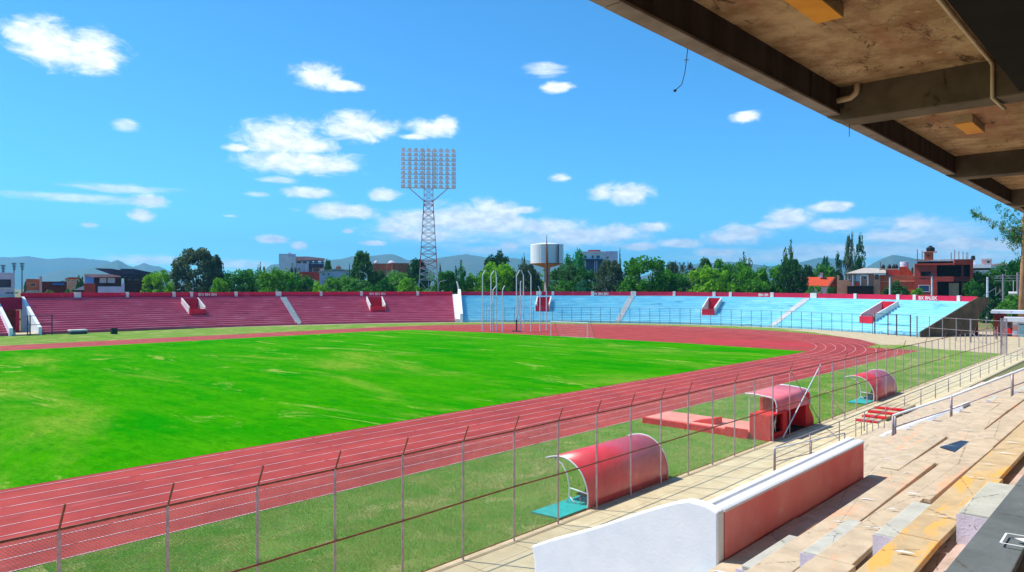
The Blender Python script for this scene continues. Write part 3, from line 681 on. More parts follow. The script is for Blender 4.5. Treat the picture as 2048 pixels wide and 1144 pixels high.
bluest = grandstand('blue_grandstand', s_div + .9, SMAX - .3, 'open sky blue seating terrace curving behind the running track bend, with red parapet', [M['bluerows'], M['bluetread']],
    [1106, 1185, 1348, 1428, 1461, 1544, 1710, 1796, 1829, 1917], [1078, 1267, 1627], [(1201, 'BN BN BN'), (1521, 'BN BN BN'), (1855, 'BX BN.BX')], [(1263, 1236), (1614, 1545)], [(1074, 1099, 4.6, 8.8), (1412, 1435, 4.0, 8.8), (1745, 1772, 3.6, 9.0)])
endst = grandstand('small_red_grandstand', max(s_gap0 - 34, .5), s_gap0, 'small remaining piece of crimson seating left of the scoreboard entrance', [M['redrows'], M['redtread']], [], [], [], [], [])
dv = thing('divider_wall', tuple(P3(s_div, 0, 0)), 'white sloping divider wall between the crimson and the blue seating', 'wall')
b = MB(); sprism(b, s_div - .9, s_div + .25, [(-.1, 0), (-.1, .75), (BD + .3, ZT + .35), (BD + .7, ZT + .35), (BD + .7, 0)]); b.build('broad_ramp', M['offwhite'], dv)
b = MB(); sprism(b, s_div + .26, s_div + .88, [(-.35, 0), (-.35, 2.0), (BD + .4, ZT + 1.6), (BD + 1.0, ZT + 1.6), (BD + 1.0, 0)]); b.build('tall_fin', M['white'], dv)
b = MB(); b.bar(P3(s_div + .5, BD + .7, ZT + 1.55), P3(s_div + .1, BD + .9, ZT + 3.6), .28); b.build('white_strut', M['offwhite'], dv)
ew = MB(); sprism(ew, SMAX - .29, SMAX - .02, [(-.4, 0), (-.4, .95), (BD + .3, ZT + .85), (BD + 2.6, ZT + .85), (BD + 2.7, ZT - .2), (BD + .4, ZT - 2.6), (BD - .4, 0)]); ew.build('end_wall', M['endwall'], bluest)
b = MB(); sprism(b, SMAX - .02, SMAX + .0, [(-.4, .55), (-.4, .95), (BD + .3, ZT + .85), (BD + 2.6, ZT + .85), (BD + 2.6, ZT - .1), (BD + .2, ZT - .35)]);
# concrete strip in front of the bowl
b = MB(); S = np.linspace(s_gap1 + 26, SMAX, 90)
for a, c in zip(S, S[1:]):
    wd = lambda s: 2.0 * min(1, (s - S[0]) / 30 + .35)
    b.quad(P3(a, -wd(a), .016), P3(c, -wd(c), .016), P3(c, .2, .016), P3(a, .2, .016))
tag(b.build('path', M['concrete']), kind='structure')
# perimeter fence at the foot of the bowl
pf = thing('perimeter_fence', tuple(P3(SMAX * .7, -.9, 0)), 'thin dark post and rail fence running along the foot of the blue seating', 'fence')
sA = s_at(1010, 0, 0); ks = np.arange(sA, SMAX - 9, 2.25)
for s in ks:
    b = MB(); b.tube([P3(s, -.9, 0), P3(s, -.9, 3.55)], .045, 5); b.build('post', M['darksteel'], pf)
for z in (3.5, 1.9, .3):
    b = MB(); b.tube([P3(s, -.9, z) for s in ks], .026 if z > 1 else .02, 5); b.build('rail', M['darksteel'], pf)
pg = thing('perimeter_gate', tuple(P3(SMAX - 5, -1, 0)), 'tall dark steel gate frame standing at the right end of the blue seating', 'gate')
for s in (SMAX - 9, SMAX - 6.2, SMAX - 4.4, SMAX - 1.6):
    b = MB(); b.bar(P3(s, -.9, 0), P3(s, -.9, 3.9), .16); b.build('gate_post', M['darksteel'], pg)
for z in (3.8, 1.9):
    b = MB(); b.bar(P3(SMAX - 9, -.9, z), P3(SMAX - 1.6, -.9, z), .09); b.build('cross_bar', M['darksteel'], pg)
b = MB(); b.bar(P3(SMAX - 6.1, -.93, .3), P3(SMAX - 6.1, -.93, 3.7), .07); b.bar(P3(SMAX - 4.5, -.93, .3), P3(SMAX - 4.5, -.93, 3.7), .07); b.bar(P3(SMAX - 6.1, -.93, 3.6), P3(SMAX - 4.5, -.93, 3.6), .07); b.build('gate_leaf', M['steel'], pg)
xf = thing('cross_fence', (-24, 112, 0), 'grey post and wire fence crossing the concrete apron toward the gatehouse', 'fence')
xa, xb_ = P3(SMAX, -1.2, 0), Vector((-13.4, 116, 0))
for k in range(9):
    q = xa.lerp(xb_, k / 8); b = MB(); b.tube([q, q + Vector((0, 0, 3.5))], .05 if k % 4 else .11, 6); b.build('post', M['steel'], xf)
for z in (3.4, 1.7):
    b = MB(); b.tube([xa + Vector((0, 0, z)), xb_ + Vector((0, 0, z))], .03, 5); b.build('rail', M['steel'], xf)
b = MB(); q = xa.lerp(xb_, .5); b.tube([q + Vector((0, 0, 1.6)), q + Vector((1.6, -.8, .05))], .05, 6); b.build('brace', M['steel'], xf)
gl = thing('gate_leaf', (-15.3, 102.6, 0), 'grey chain link gate leaf standing open where the tall walkway fence ends', 'gate')
b = MB(); b.box(-15.33, -15.23, 102.0, 102.12, 0, 4.4); b.box(-14.74, -14.64, 102.0, 102.12, 0, 4.4); b.box(-15.23, -14.74, 102.02, 102.1, 4.3, 4.38); b.build('gate_frame', M['steel'], gl)
b = MB()
for k in range(13):
    x = -15.22 + k * .037; b.box(x, x + .014, 102.05, 102.07, .1, 4.3)
for k in range(40): b.box(-15.23, -14.74, 102.071, 102.08, .15 + k * .104, .175 + k * .104)
b.build('wire_mesh', M['post'], gl)

# ------------------------------------------------------------------ scoreboard entrance in the red stand
en = thing('stand_entrance', tuple(P3((s_gap0 + s_gap1) / 2, 4, 0)), 'wide entrance between white sloping side walls under a crimson lintel in the crimson seating', 'entrance')
for s in (s_gap0, s_gap1):
    e = .25
    b = MB(); sprism(b, s - e, s + e, [(-.8, 0), (-.8, 1.35), (-.2, 1.5), (BD - .8, ZT + .3), (BD - .8, 0)]); b.build('side_wall', M['white'], en)
b = MB(); sprism(b, s_gap0 + .26, s_gap1 - .26, [(BD - 1.6, 4.1), (BD - 1.6, ZT + .2), (BD - 1.2, ZT + .2), (BD - 1.2, 4.1)]); b.build('lintel', M['parapet'], en)
b = MB(); sprism(b, s_gap0 + .26, s_gap1 - .26, [(BD + 3, 0), (BD + 3, ZT), (BD + 3.2, ZT), (BD + 3.2, 0)]); b.build('back_wall', mk('brown entrance wall', rgb(132, 96, 84), rgb(96, 72, 66), .8, .9), en)
b = MB(); sprism(b, s_gap0 + .26, s_gap1 - .26, [(BD - 1.2, ZT - .3), (BD - 1.2, ZT), (BD + 3, ZT), (BD + 3, ZT - .3)]); b.build('ceiling_slab', M['endwall'], en)
b = MB(); sprism(b, s_gap0 + .3, s_gap1 - .3, [(-1.2, 0), (-1.2, .25), (BD + 3, .25), (BD + 3, 0)]); b.build('threshold', M['concrete'], en)
sm = (s_gap0 + s_gap1) / 2
b = MB(); b.bar(P3(sm + .5, 7, .25), P3(sm + .5, 7, 4.1), .5); b.build('pillar', M['box'], en)
eg = thing('entrance_gate', tuple(P3(sm, -1, 0)), 'dark steel gate frame standing in front of the scoreboard entrance', 'gate')
for s in (s_gap0 + 2.2, s_gap1 - 1.6, s_gap1 + 1.6):
    b = MB(); b.bar(P3(s, -1.3, 0), P3(s, -1.3, 3.4), .16); b.build('gate_post', M['darksteel'], eg)
for z in (3.3, 1.8):
    b = MB(); b.bar(P3(s_gap0 + 2.2, -1.3, z), P3(s_gap1 + 1.6, -1.3, z), .1); b.build('cross_bar', M['darksteel'], eg)
sb = thing('scoreboard', tuple(P3(sm - 1, BD - 1, ZT)), 'pale scoreboard cabin with a dark screen over the crimson seating entrance', 'scoreboard')
M['lilac'] = mk('pale lilac board', rgb(200, 186, 206), rgb(178, 164, 188), .6, .8); M['screen'] = mk('dark screen', rgb(70, 68, 82), rgb(54, 54, 66), .5, .4)
sL, sR = sm - 6.5, s_gap1 - 1.3
b = MB(); sprism(b, sL, sR, [(BD - .9, ZT + .3), (BD - .9, ZT + 4.6), (BD + 1, ZT + 4.6), (BD + 1, ZT + .3)]); b.build('cabin', M['lilac'], sb)
b = MB(); sprism(b, sL + .3, sR - .5, [(BD - .94, ZT + 2.0), (BD - .94, ZT + 3.4), (BD - .905, ZT + 3.4), (BD - .905, ZT + 2.0)]); b.build('screen', M['screen'], sb)
b = MB(); sprism(b, sL, sR + .05, [(BD - 1.05, ZT + .25), (BD - 1.05, ZT + .4), (BD - .91, ZT + .4), (BD - .91, ZT + .25)]); sprism(b, sL, sR + .05, [(BD - 1.05, ZT + 1.75), (BD - 1.05, ZT + 1.88), (BD - .91, ZT + 1.88), (BD - .91, ZT + 1.75)]); sprism(b, sR - .13, sR + .05, [(BD - 1.04, ZT + .41), (BD - 1.04, ZT + 1.74), (BD - .91, ZT + 1.74), (BD - .91, ZT + .41)]); b.build('frame', M['offwhite'], sb)
b = MB()
for k in range(9): sprism(b, sm - .6 + k * .22, sm - .46 + k * .22, [(BD - .94, ZT + .85), (BD - .94, ZT + 1.05 + .06 * (k % 3)), (BD - .905, ZT + 1.05 + .06 * (k % 3)), (BD - .905, ZT + .85)])
for k in range(6): sprism(b, sm - 3.2 + k * .22, sm - 3.06 + k * .22, [(BD - .94, ZT + 3.8), (BD - .94, ZT + 4.0), (BD - .905, ZT + 4.0), (BD - .905, ZT + 3.8)])
b.build('lettering', M['screen'], sb)

# ------------------------------------------------------------------ floodlight mast
TT = 196.0; tc = D(857, HOR, TT); tc.z = 0; ta = TH - math.atan((857 - 1024) / FOC)   # faces the pitch
S_ = TT / FOC
mast = thing('floodlight_mast', tuple(tc), 'tall red and white lattice mast carrying a big grid of floodlights behind the crimson seating', 'floodlight mast', rz=ta)
zt = lambda py: EYE + (HOR - py) * S_
M['mastwhite'] = mk('mast white', rgb(214, 210, 214), rgb(190, 184, 190), 2, .6, world=False); M['mastred'] = mk('mast red', rgb(206, 128, 132), rgb(184, 106, 112), 2, .6, world=False)
levels = [0, 3, zt(560), zt(548), zt(536), zt(522), zt(508), zt(494), zt(480), zt(466), zt(452), zt(438), zt(424), zt(410), zt(402), zt(390), zt(378)]
def hw(z): 
    f = min(max((z - 6) / (zt(402) - 6), -.2), 1); return 2.75 * (1 - f) + 1.22 * f
colours = [0] * 4 + [1] * 3 + [0] * 4 + [1] * 3 + [0] * 3
for i, (z0, z1) in enumerate(zip(levels, levels[1:])):
    b = MB(); w0, w1 = hw(z0), hw(z1); c0 = [(-w0, -w0), (w0, -w0), (w0, w0), (-w0, w0)]; c1 = [(-w1, -w1), (w1, -w1), (w1, w1), (-w1, w1)]
    for k in range(4):
        a, c = (*c0[k], z0), (*c1[k], z1); a2, c2 = (*c0[(k + 1) % 4], z0), (*c1[(k + 1) % 4], z1)
        b.bar(a, c, .2); b.bar(c, c2, .11); b.bar(a, c2, .1); b.bar(a2, c, .1)
        if i < 5:
            mid = (Vector(a) + Vector(a2)) / 2; m2 = (Vector(c) + Vector(c2)) / 2; b.bar(mid, m2, .1)
    b.build('lattice_section', M['mastred' if colours[i] else 'mastwhite'], mast, local=True)
zb_, zt_ = zt(376), zt(303); W = 54 * S_
b = MB()
for sx in (-1, 1):
    for yy in (-.9, .9): b.bar((sx * 1.22, yy, zt(402)), (sx * W * .72, yy * .6, zb_), .16)
    b.bar((sx * 1.1, 0, zt(378)), (sx * 1.1, 0, zt_ + .6), .2); b.bar((sx * 1.1, 1.2, zt(378)), (sx * 1.1, 1.2, zt_), .2)
for k in range(9):
    z = zb_ + (zt_ - zb_) * k / 8; b.bar((-W, .25, z), (W, .25, z), .22 if k in (0, 3, 6) else .13)
for k in range(7): x = -W + 2 * W * k / 6; b.bar((x, .3, zb_), (x, .3, zt_), .12)
for c in range(9): x = -W * .93 + 2 * W * .93 * c / 8; b.bar((x, .1, zb_), (x, .1, zt_), .11)
for sx in (-1, 1): b.bar((sx * W, .9, zb_), (sx * W, .9, zt_), .08); b.bar((sx * W, .3, zb_), (sx * W, .9, zb_), .08)
b.bar((-.3, .3, zt_), (-.3, .3, zt(288)), .06); b.bar((-.8, .3, zt(292)), (.2, .3, zt(292)), .05)
b.build('lamp_frame', M['mastwhite'], mast, local=True)
M['lampback'] = mk('lamp housing', rgb(240, 232, 238), rgb(216, 204, 216), 3, .5, world=False)
b = MB(); b.lathe([(.12, -.42), (.3, -.3), (.52, .05), (.60, .24), (.52, .26)], (0, 0, 0), 10)
b.add([(-.62, .0, -.1), (.62, .0, -.1), (.62, .1, -.1), (-.62, .1, -.1)], [(0, 1, 2, 3)])
lamp0 = b.build('floodlight', M['lampback'], mast, local=True, smooth=False)
first = True
for r in range(9):
    for c in range(9):
        o = lamp0 if first else lamp0.copy()
        if not first: C.objects.link(o)
        first = False; o.parent = mast
        o.location = (-W * .93 + 2 * W * .93 * c / 8, -.35, zb_ + .5 + (zt_ - zb_ - .2) * r / 8)
        o.rotation_euler = (R(118 + random.uniform(-8, 8)), R(random.uniform(-3, 3)), R((c - 4) * -6 + random.uniform(-5, 5)))

# ------------------------------------------------------------------ hammer cage and goal
hc = thing('throwing_cage', tuple(G(1025, 663)), 'tall white poles with bent tips forming a throwing cage on the red bend', 'cage')
hc.location.z = 0
for (x, yb, yt, tipx, tipy, base) in ((965, 550, 550, 970.5, 541, 662), (982, 551, 551, 988, 541, 661), (993, 554, 554, 990.6, 541, 663), (986, 580, 580, 993.6, 571, 663), (1005, 580, 580, 1009.5, 571, 664), (1033, 552, 552, 1039.5, 540, 663), (1047, 551, 551, 1042, 540, 664), (1062, 551, 551, 1056, 541, 663), (1080, 580, 580, 1076, 572, 663), (1041, 566, 566, 1042, 562, 662), (1093, 586, 586, 1090, 565, 661)):
    t = (EYE) * FOC / (base - HOR); b0 = D(x, base, t); b1 = D(x, yb, t); b2 = D(tipx, tipy, t)
    b = MB(); b.tube([b0, b1, b2], .10, 6); b.build('pole', M['whitemetal'], hc)
tt = EYE * FOC / (663 - HOR)
for a, c in (((968, 634), (985, 603)), ((1034, 592), (1045, 592)), ((1034, 640), (1041, 600)), ((1036, 596), (1040, 636)), ((1034, 642), (1046, 640)), ((985, 592), (993, 592))):
    b = MB(); b.tube([D(*a, tt), D(*c, tt)], .06, 5); b.build('cross_bar', M['whitemetal'], hc)
b = MB()
for k in range(5): b.tube([D(968 + k * 5, 608, tt), D(968 + k * 5, 662, tt)], .018, 4)
for k in range(5): b.tube([D(966, 612 + k * 9, tt), D(990, 612 + k * 9, tt)], .014, 4)
b.build('cage_net', M['darksteel'], hc)
tag_base = G(1033, 663)
b = MB(); b.box(tag_base.x - .9, tag_base.x + .9, tag_base.y - .25, tag_base.y + .25, .01, .16); b.tube([tag_base + Vector((0, 0, .1)), tag_base + Vector((0, 0, 2.2))], .14, 8); b.build('pole_base', M['darksteel'], hc)
gx, gy = -71.7, 91.0
go = thing('goal', (gx, gy, 0), 'white football goal on the far end line of the pitch', 'goal')
b = MB()
for x in (-3.72, 3.72): b.tube([(gx + x, gy, 0), (gx + x, gy, 2.5)], .07, 8)
b.tube([(gx - 3.78, gy, 2.5), (gx + 3.78, gy, 2.5)], .07, 8); b.build('goal_frame', M['whitemetal'], go)
b = MB()
for x in (-3.7, 3.7): b.tube([(gx + x, gy, 2.45), (gx + x, gy + .9, 2.4), (gx + x, gy + 2, .03)], .03, 5)
b.tube([(gx - 3.7, gy + 2, .03), (gx + 3.7, gy + 2, .03)], .03, 5); b.build('net_stay', M['steel'], go)
b = MB()
for k in range(25): x = -3.7 + 7.4 * k / 24; b.tube([(gx + x, gy + .03, 2.44), (gx + x, gy + .9, 2.38), (gx + x, gy + 2, .05)], .006, 3)
for k in range(9): f = k / 8; b.tube([(gx - 3.7, gy + .9 + 1.1 * f, 2.38 - 2.33 * f), (gx + 3.7, gy + .9 + 1.1 * f, 2.38 - 2.33 * f)], .006, 3)
b.build('net', M['whitemetal'], go)
# small things on the far verge
q = G(155, 668); o_ = thing('landing_mat', (q.x, q.y, 0), 'low white-topped mat lying on the far grass before the crimson seating', 'mat')
b = MB(); b.box(q.x - .8, q.x + .8, q.y - 1.3, q.y + 1.3, 0, .5); b.build('mat_body', M['darksteel'], o_, bevel=.05); b = MB(); b.box(q.x - .85, q.x + .85, q.y - 1.35, q.y + 1.35, .5, .8); b.build('mat_cover', M['offwhite'], o_, bevel=.08)
q = G(228, 668); o_ = thing('bin', (q.x, q.y, 0), 'small dark green bin standing on the grass at the foot of the crimson seating', 'bin')
M['bin'] = mk('dark green bin', rgb(24, 62, 48), rgb(18, 48, 38), 2, .6)
b = MB(); b.prism([(q.x - .4, q.y - .45, 0), (q.x + .4, q.y - .45, 0), (q.x + .4, q.y + .45, 0), (q.x - .4, q.y + .45, 0)], (0, 0, .95)); b.build('bin_body', M['bin'], o_, bevel=.05); b = MB(); b.box(q.x - .45, q.x + .45, q.y - .5, q.y + .5, .955, 1.05); b.build('lid', M['black'], o_, bevel=.03)

# ------------------------------------------------------------------ town behind the bowl
class Site:
    def __init__(s, name, px, t, label, cat='building', group=None):
        s.px, s.S = px, t / FOC; p = D(px, HOR, t); p.z = 0
        s.o = thing(name, tuple(p), label, cat, group, rz=TH - math.atan((px - 1024) / FOC))
    def x(s, px): return (px - s.px) * s.S
    def z(s, py): return EYE + (HOR - py) * s.S
    def box(s, name, mat, px0, px1, py0, py1, y0=0.0, y1=8.0, parent=None, z0=None, bevel=0):
        b = MB(); b.box(s.x(px0), s.x(px1), y0, y1, s.z(py1) if z0 is None else z0, s.z(py0)); o = b.build(name, mat, None, local=True, bevel=bevel); o.parent = parent or s.o; return o
    def win(s, px0, px1, py0, py1, y=0.0, frame=None, pane=None, name='window', fw=.14, depth=.08):
        x0, x1, z0, z1 = s.x(px0), s.x(px1), s.z(py1), s.z(py0); b = MB()
        b.box(x0, x1, y - depth, y - .004, z0, z0 + fw); b.box(x0, x1, y - depth, y - .004, z1 - fw, z1)
        b.box(x0, x0 + fw, y - depth, y - .004, z0 + fw, z1 - fw); b.box(x1 - fw, x1, y - depth, y - .004, z0 + fw, z1 - fw)
        f = b.build(name, frame or M['offwhite'], None, local=True); f.parent = s.o
        b = MB(); b.box(x0 + fw, x1 - fw, y - .03, y - .006, z0 + fw, z1 - fw); p = b.build('pane', pane or M['glass'], None, local=True); p.parent = f
    def slab(s, name, mat, pts, y0, y1, parent=None):      # polygon of pixels swept back
        b = MB(); b.prism([(s.x(a), y0, s.z(c)) for a, c in pts], (0, y1 - y0, 0)); o = b.build(name, mat, None, local=True); o.parent = parent or s.o; return o
M['glass'] = mk('dark window glass', (.02, .03, .045), (.03, .04, .06), 1, .15, spec=.6)
M['bwhite'] = mk('white render', rgb(222, 222, 228), rgb(206, 208, 216), .4, .85, spot=rgb(180, 178, 180), spot_scale=.8, world=False)
M['blav'] = mk('lavender render', rgb(208, 200, 222), rgb(192, 184, 208), .4, .85, world=False)
M['brick'] = mk('orange brick', rgb(196, 112, 80), rgb(172, 92, 66), 1.2, .9, .2, 12, spot=rgb(214, 140, 106), spot_scale=.7, world=False, stretch=(1, 1, 3))
M['terra'] = mk('terracotta render', rgb(188, 74, 60), rgb(164, 58, 50), .5, .85, spot=rgb(198, 104, 90), spot_scale=.8, world=False)
M['terradark'] = mk('raw dark brick', rgb(128, 52, 42), rgb(104, 42, 36), 1, .9, world=False)
M['peach'] = mk('peach render', rgb(222, 156, 126), rgb(204, 134, 104), .5, .85, spot=rgb(226, 178, 150), spot_scale=1, world=False)
M['pinkroof'] = mk('pink roof edge', rgb(232, 172, 166), rgb(216, 150, 146), .5, .8, world=False)
M['tile'] = mk('orange roof tile', rgb(214, 84, 44), rgb(188, 64, 36), 1.5, .8, .4, 6, spot=rgb(228, 120, 70), spot_scale=1.2, world=False, stretch=(1, 4, 1))
M['greyroof'] = mk('grey sheet roof', rgb(196, 184, 172), rgb(170, 158, 146), .8, .8, world=False, spot=rgb(140, 126, 114), spot_scale=1)
M['slate'] = mk('dark slate wall', rgb(66, 72, 92), rgb(52, 56, 74), .6, .7, world=False)
M['tealwall'] = mk('blue green glazing', rgb(52, 84, 110), rgb(40, 66, 90), .6, .4, world=False)
M['brownwall'] = mk('dark brown cladding', rgb(98, 66, 62), rgb(76, 52, 50), .6, .85, world=False)
M['tan'] = mk('tan stucco', rgb(190, 160, 130), rgb(170, 140, 112), .5, .9, world=False)
# white and pink house
s = Site('white_house', 604, 262, 'tall white walled house with pink roofed upper storey and dark balcony above the treetops')
s.box('wall', M['bwhite'], 560, 592, 508, 590, 0, 12, z0=0); s.box('wall', M['bwhite'], 592.2, 648, 523, 590, 2, 12, z0=0)
s.slab('roof', M['pinkroof'], [(592, 513), (615, 512.5), (630, 514), (648.5, 516), (648.5, 519), (630, 519), (592, 521.5)], 1.2, 13)
s.box('stair_tower', M['blav'], 577, 584, 505.5, 508, 1, 6); s.box('parapet', M['blav'], 578, 590, 509.5, 514, -.1, 0)
for a, c in ((594, 603), (605, 615), (617, 625), (627, 636), (641, 646)): s.win(a, c, 521, 527, 2, M['offwhite'])
s.box('balcony', M['slate'], 617, 646, 527.5, 535, .6, 1.95); s.box('pillar', M['bwhite'], 610, 613, 527, 545, .8, 1.6); s.box('pillar', M['blav'], 613.2, 616.8, 522, 548, .6, 1.6)
s.win(618, 624, 535, 545, 1.98, M['slate']); s.win(626, 638, 536, 543, 1.98, M['brick'])
s.box('garden_wall', M['terra'], 598, 646, 544, 590, -3, -2.6, z0=0)
# long lower brick and grey houses
s = Site('low_grey_house', 672, 240, 'low mauve grey house with a brick chimney hut, left of the tall dark tree')
s.box('wall', M['blav'], 640, 712, 542, 590, 0, 10, z0=0); s.slab('roof', M['greyroof'], [(638, 543), (672, 537), (714, 541), (714, 544), (672, 540), (638, 546)], -.4, 10)
s.box('chimney_hut', M['brick'], 672, 682, 533, 540, 1, 4); s.box('water_tank', M['bwhite'], 674, 679, 530, 533, 1.5, 3.5)
for a in (645, 655, 690): s.win(a, a + 6, 546, 551)
s = Site('brick_block', 782, 250, 'plain orange brick block with pale tank lids on its roof, left of the floodlight mast')
s.box('wall', M['brick'], 747, 784, 527, 590, 0, 10, z0=0); s.box('wall', M['brick'], 784.2, 818, 526, 590, .6, 10, z0=0); s.box('pilaster', M['peach'], 773, 775, 527, 590, -.15, -.01, z0=0); s.box('pilaster', M['peach'], 783, 785, 526, 590, -.15, -.01, z0=0)
for a, c in ((748, 757), (776, 790)):
    b = MB(); b.lathe([(s.S * (c - a) / 2, 0), (s.S * (c - a) / 2, .3), (s.S * (c - a) / 4, .9), (.05, 1.0)], (s.x((a + c) / 2), 4, s.z(526)), 14); o = b.build('tank_lid', M['bwhite'], None, local=True); o.parent = s.o
s.box('lean_to', M['peach'], 770, 786, 541, 560, -3, -.2, z0=0); s.win(788, 796, 541, 547, .6)
# grey lavender office
s = Site('lavender_office', 1190, 285, 'pale lavender flat-roofed office with blue glazed lower floors behind the water tower')
s.box('wall', M['bwhite'], 1150, 1211, 503.5, 590, 1, 14, z0=0); s.box('wall', M['blav'], 1211.2, 1235, 502.5, 590, 0, 14, z0=0)
s.box('roof_hut', M['terra'], 1176, 1201, 499, 503.4, 3, 8); s.box('cornice', M['bwhite'], 1150, 1211, 502.7, 505, .4, 1)
for a, c in ((1167, 1174), (1183, 1188), (1192, 1200)): s.win(a, c, 510, 517, 1)
s.win(1211.5, 1218, 512.5, 517.5, 0)
s.box('glazed_front', M['tealwall'], 1172, 1205, 519, 548, .4, .98); s.box('canopy', M['tealwall'], 1166, 1206, 517.8, 521, -.6, .98)
for a in (1189, 1193): s.box('column', M['blav'], a, a + 1.2, 522, 548, -.3, .3)
# water tower
s = Site('water_tower', 1094, 214, 'white round water tank with rusty streaks on a single concrete column with an orange cone', 'water tower')
r = s.S * 33.5
M['tank'] = mk('streaked white tank', rgb(242, 240, 238), rgb(230, 228, 226), .8, .7, spot=rgb(150, 120, 100), spot_scale=1.6, spot_at=(.66, .76), stretch=(1.6, 1.6, .12), world=False)
b = MB(); z0, z1 = s.z(526), s.z(488.5); b.lathe([(r, z0), (r, z1), (r * .98, z1 + .15), (r * .5, z1 + .5), (.05, z1 + .6)], (0, 4, 0), 36)
o = b.build('tank', M['tank'], None, local=True, smooth=False); o.parent = s.o
b = MB(); b.lathe([(s.S * 6, s.z(534)), (r * 1.0, z0 - .01), (r * 1.02, z0 - .4 + .35)], (0, 4, 0), 36); b.lathe([(s.S * 6, s.z(540)), (s.S * 6.5, s.z(534.5)), (r * .99, s.z(527))], (0, 4, 0), 36); o = b.build('cone', M['peach'], None, local=True); o.parent = s.o
b = MB(); b.lathe([(s.S * 6.2, 0), (s.S * 5.4, s.z(533))], (0, 4, 0), 20); o = b.build('column', M['pinkcol'] if 'pinkcol' in M else mk('pink grey column', rgb(196, 168, 160), rgb(170, 142, 136), .8, .9, world=False), None, local=True); o.parent = s.o
s.box('hatch', M['offwhite'], 1077, 1083, 484, 488.4, 2.5, 4.5)
b = MB(); b.tube([(s.x(1093.5), -1.4, 0), (s.x(1093.5), -1.4, s.z(520)), (s.x(1093.5), -1.4, s.z(470))], [.32, .3, .06], 8); o = b.build('mast_pole', M['rust'], None, local=True); o.parent = s.o
b = MB(); b.box(s.x(1116.3), s.x(1117.6), 4 - r - .12, 4 - r * .55, z0, z1); o = b.build('ladder', M['slate'], None, local=True); o.parent = s.o
# orange tiled house
s = Site('tiled_house', 1640, 205, 'low house with bright orange tiled roof and white chimney, half hidden by a hedge')
b = MB(); e = [(s.x(1590), 0, s.z(572)), (s.x(1672), 0, s.z(572)), (s.x(1666), 6, s.z(553.5)), (s.x(1590), 6, s.z(553.5)), (s.x(1590), 12, s.z(572)), (s.x(1684), 10, s.z(572))]
b.add(e, [(0, 1, 2, 3), (3, 2, 5, 4)]); o = b.build('roof', M['tile'], None, local=True); o.parent = s.o
s.slab('gable', M['terradark'], [(1655, 590), (1655, 573), (1668, 556), (1680, 572), (1680, 590)], .6, 9); s.box('wall', M['bwhite'], 1592, 1655, 572.5, 592, .4, 11, z0=0)
s.slab('verge_trim', M['peach'], [(1653, 573.5), (1666, 554.5), (1668.5, 554.5), (1656.5, 573.5)], -.1, .5); s.box('chimney', M['bwhite'], 1640, 1645, 546, 555, 4.5, 6); s.box('chimney_cap', M['bwhite'], 1639.3, 1645.7, 545, 546, 4.2, 6.3)
# peach house with grey roof
s = Site('peach_house', 1720, 190, 'peach two-storey house with a grey sheet roof, white balcony arches and rooftop tanks')
s.box('wall', M['peach'], 1697, 1745, 546, 590, 0, 11, z0=0); s.box('wall', M['peach'], 1678, 1696.8, 560, 590, 0, 8, z0=0); s.box('pillar', M['peach'], 1678, 1681.5, 550, 560, 0, .5); s.box('pillar', M['bwhite'], 1690.5, 1693, 550, 560, 0, .5)
b = MB(); v = [(s.x(1694), -1, s.z(546.5)), (s.x(1766), -1, s.z(546.5)), (s.x(1766), 5, s.z(536.5)), (s.x(1726), 5, s.z(535)), (s.x(1700), 10, s.z(546)), (s.x(1766), 12, s.z(546))]
b.add(v, [(0, 1, 2, 3), (0, 3, 4), (3, 2, 5, 4)]); b.box(s.x(1694), s.x(1766), -1.05, -.9, s.z(548), s.z(546.3)); o = b.build('roof', M['greyroof'], None, local=True); o.parent = s.o
s.box('white_panel', M['bwhite'], 1713, 1721, 547, 563, -.25, -.02); s.win(1698, 1703, 549, 560); s.win(1709, 1713, 551, 560.5); s.win(1726, 1732, 553, 560); s.win(1747, 1753, 549, 559, -.4, M['terradark'])
for x0 in (1706, 1720, 1733): s.box('balcony_post', M['bwhite'], x0, x0 + 2, 550, 571, -1, -.6)
s.box('arch_beam', M['bwhite'], 1720, 1735, 549.5, 552, -1, -.6); s.box('railing', M['terra'], 1711, 1720, 565, 571, -.9, -.8)
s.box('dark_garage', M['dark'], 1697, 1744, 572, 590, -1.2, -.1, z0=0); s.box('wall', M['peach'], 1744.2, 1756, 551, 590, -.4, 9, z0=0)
s.box('brick_wing', M['brick'], 1756.2, 1830, 550, 590, 1, 9, z0=0); s.box('brick_upper', M['terra'], 1768, 1800, 540, 550, 2.5, 9); s.slab('stair_slope', M['tile'], [(1788, 549.8), (1790, 534), (1804, 534), (1814, 549.8)], 1.2, 2.4)
s.box('parapet_band', M['peach'], 1756, 1826, 562, 564, .8, 1); s.box('gate_wall', M['terradark'], 1825, 1836, 552, 590, -.5, 9, z0=0); s.box('roof_ledge', M['tan'], 1755, 1787, 537, 541, 3, 8)
b = MB(); q = (s.x(1799), 3, s.z(534)); b.lathe([(1.0, 0), (1.05, .7), (1.0, 1.3), (.9, 1.32)], q, 14); o = b.build('white_tank', M['bwhite'], None, local=True); o.parent = s.o
for xx in (1762, 1773, 1781, 1785):
    b = MB(); b.lathe([(.45, 0), (.5, .5), (.4, .75), (.2, 1.0), (.22, 1.1)], (s.x(xx), 4, s.z(537)), 10); o = b.build('black_tank', M['black'], None, local=True); o.parent = s.o
b = MB(); b.tube([(s.x(1757), 4, s.z(540)), (s.x(1757), 4, s.z(523))], .08, 5); o = b.build('aerial', M['darksteel'], None, local=True); o.parent = s.o
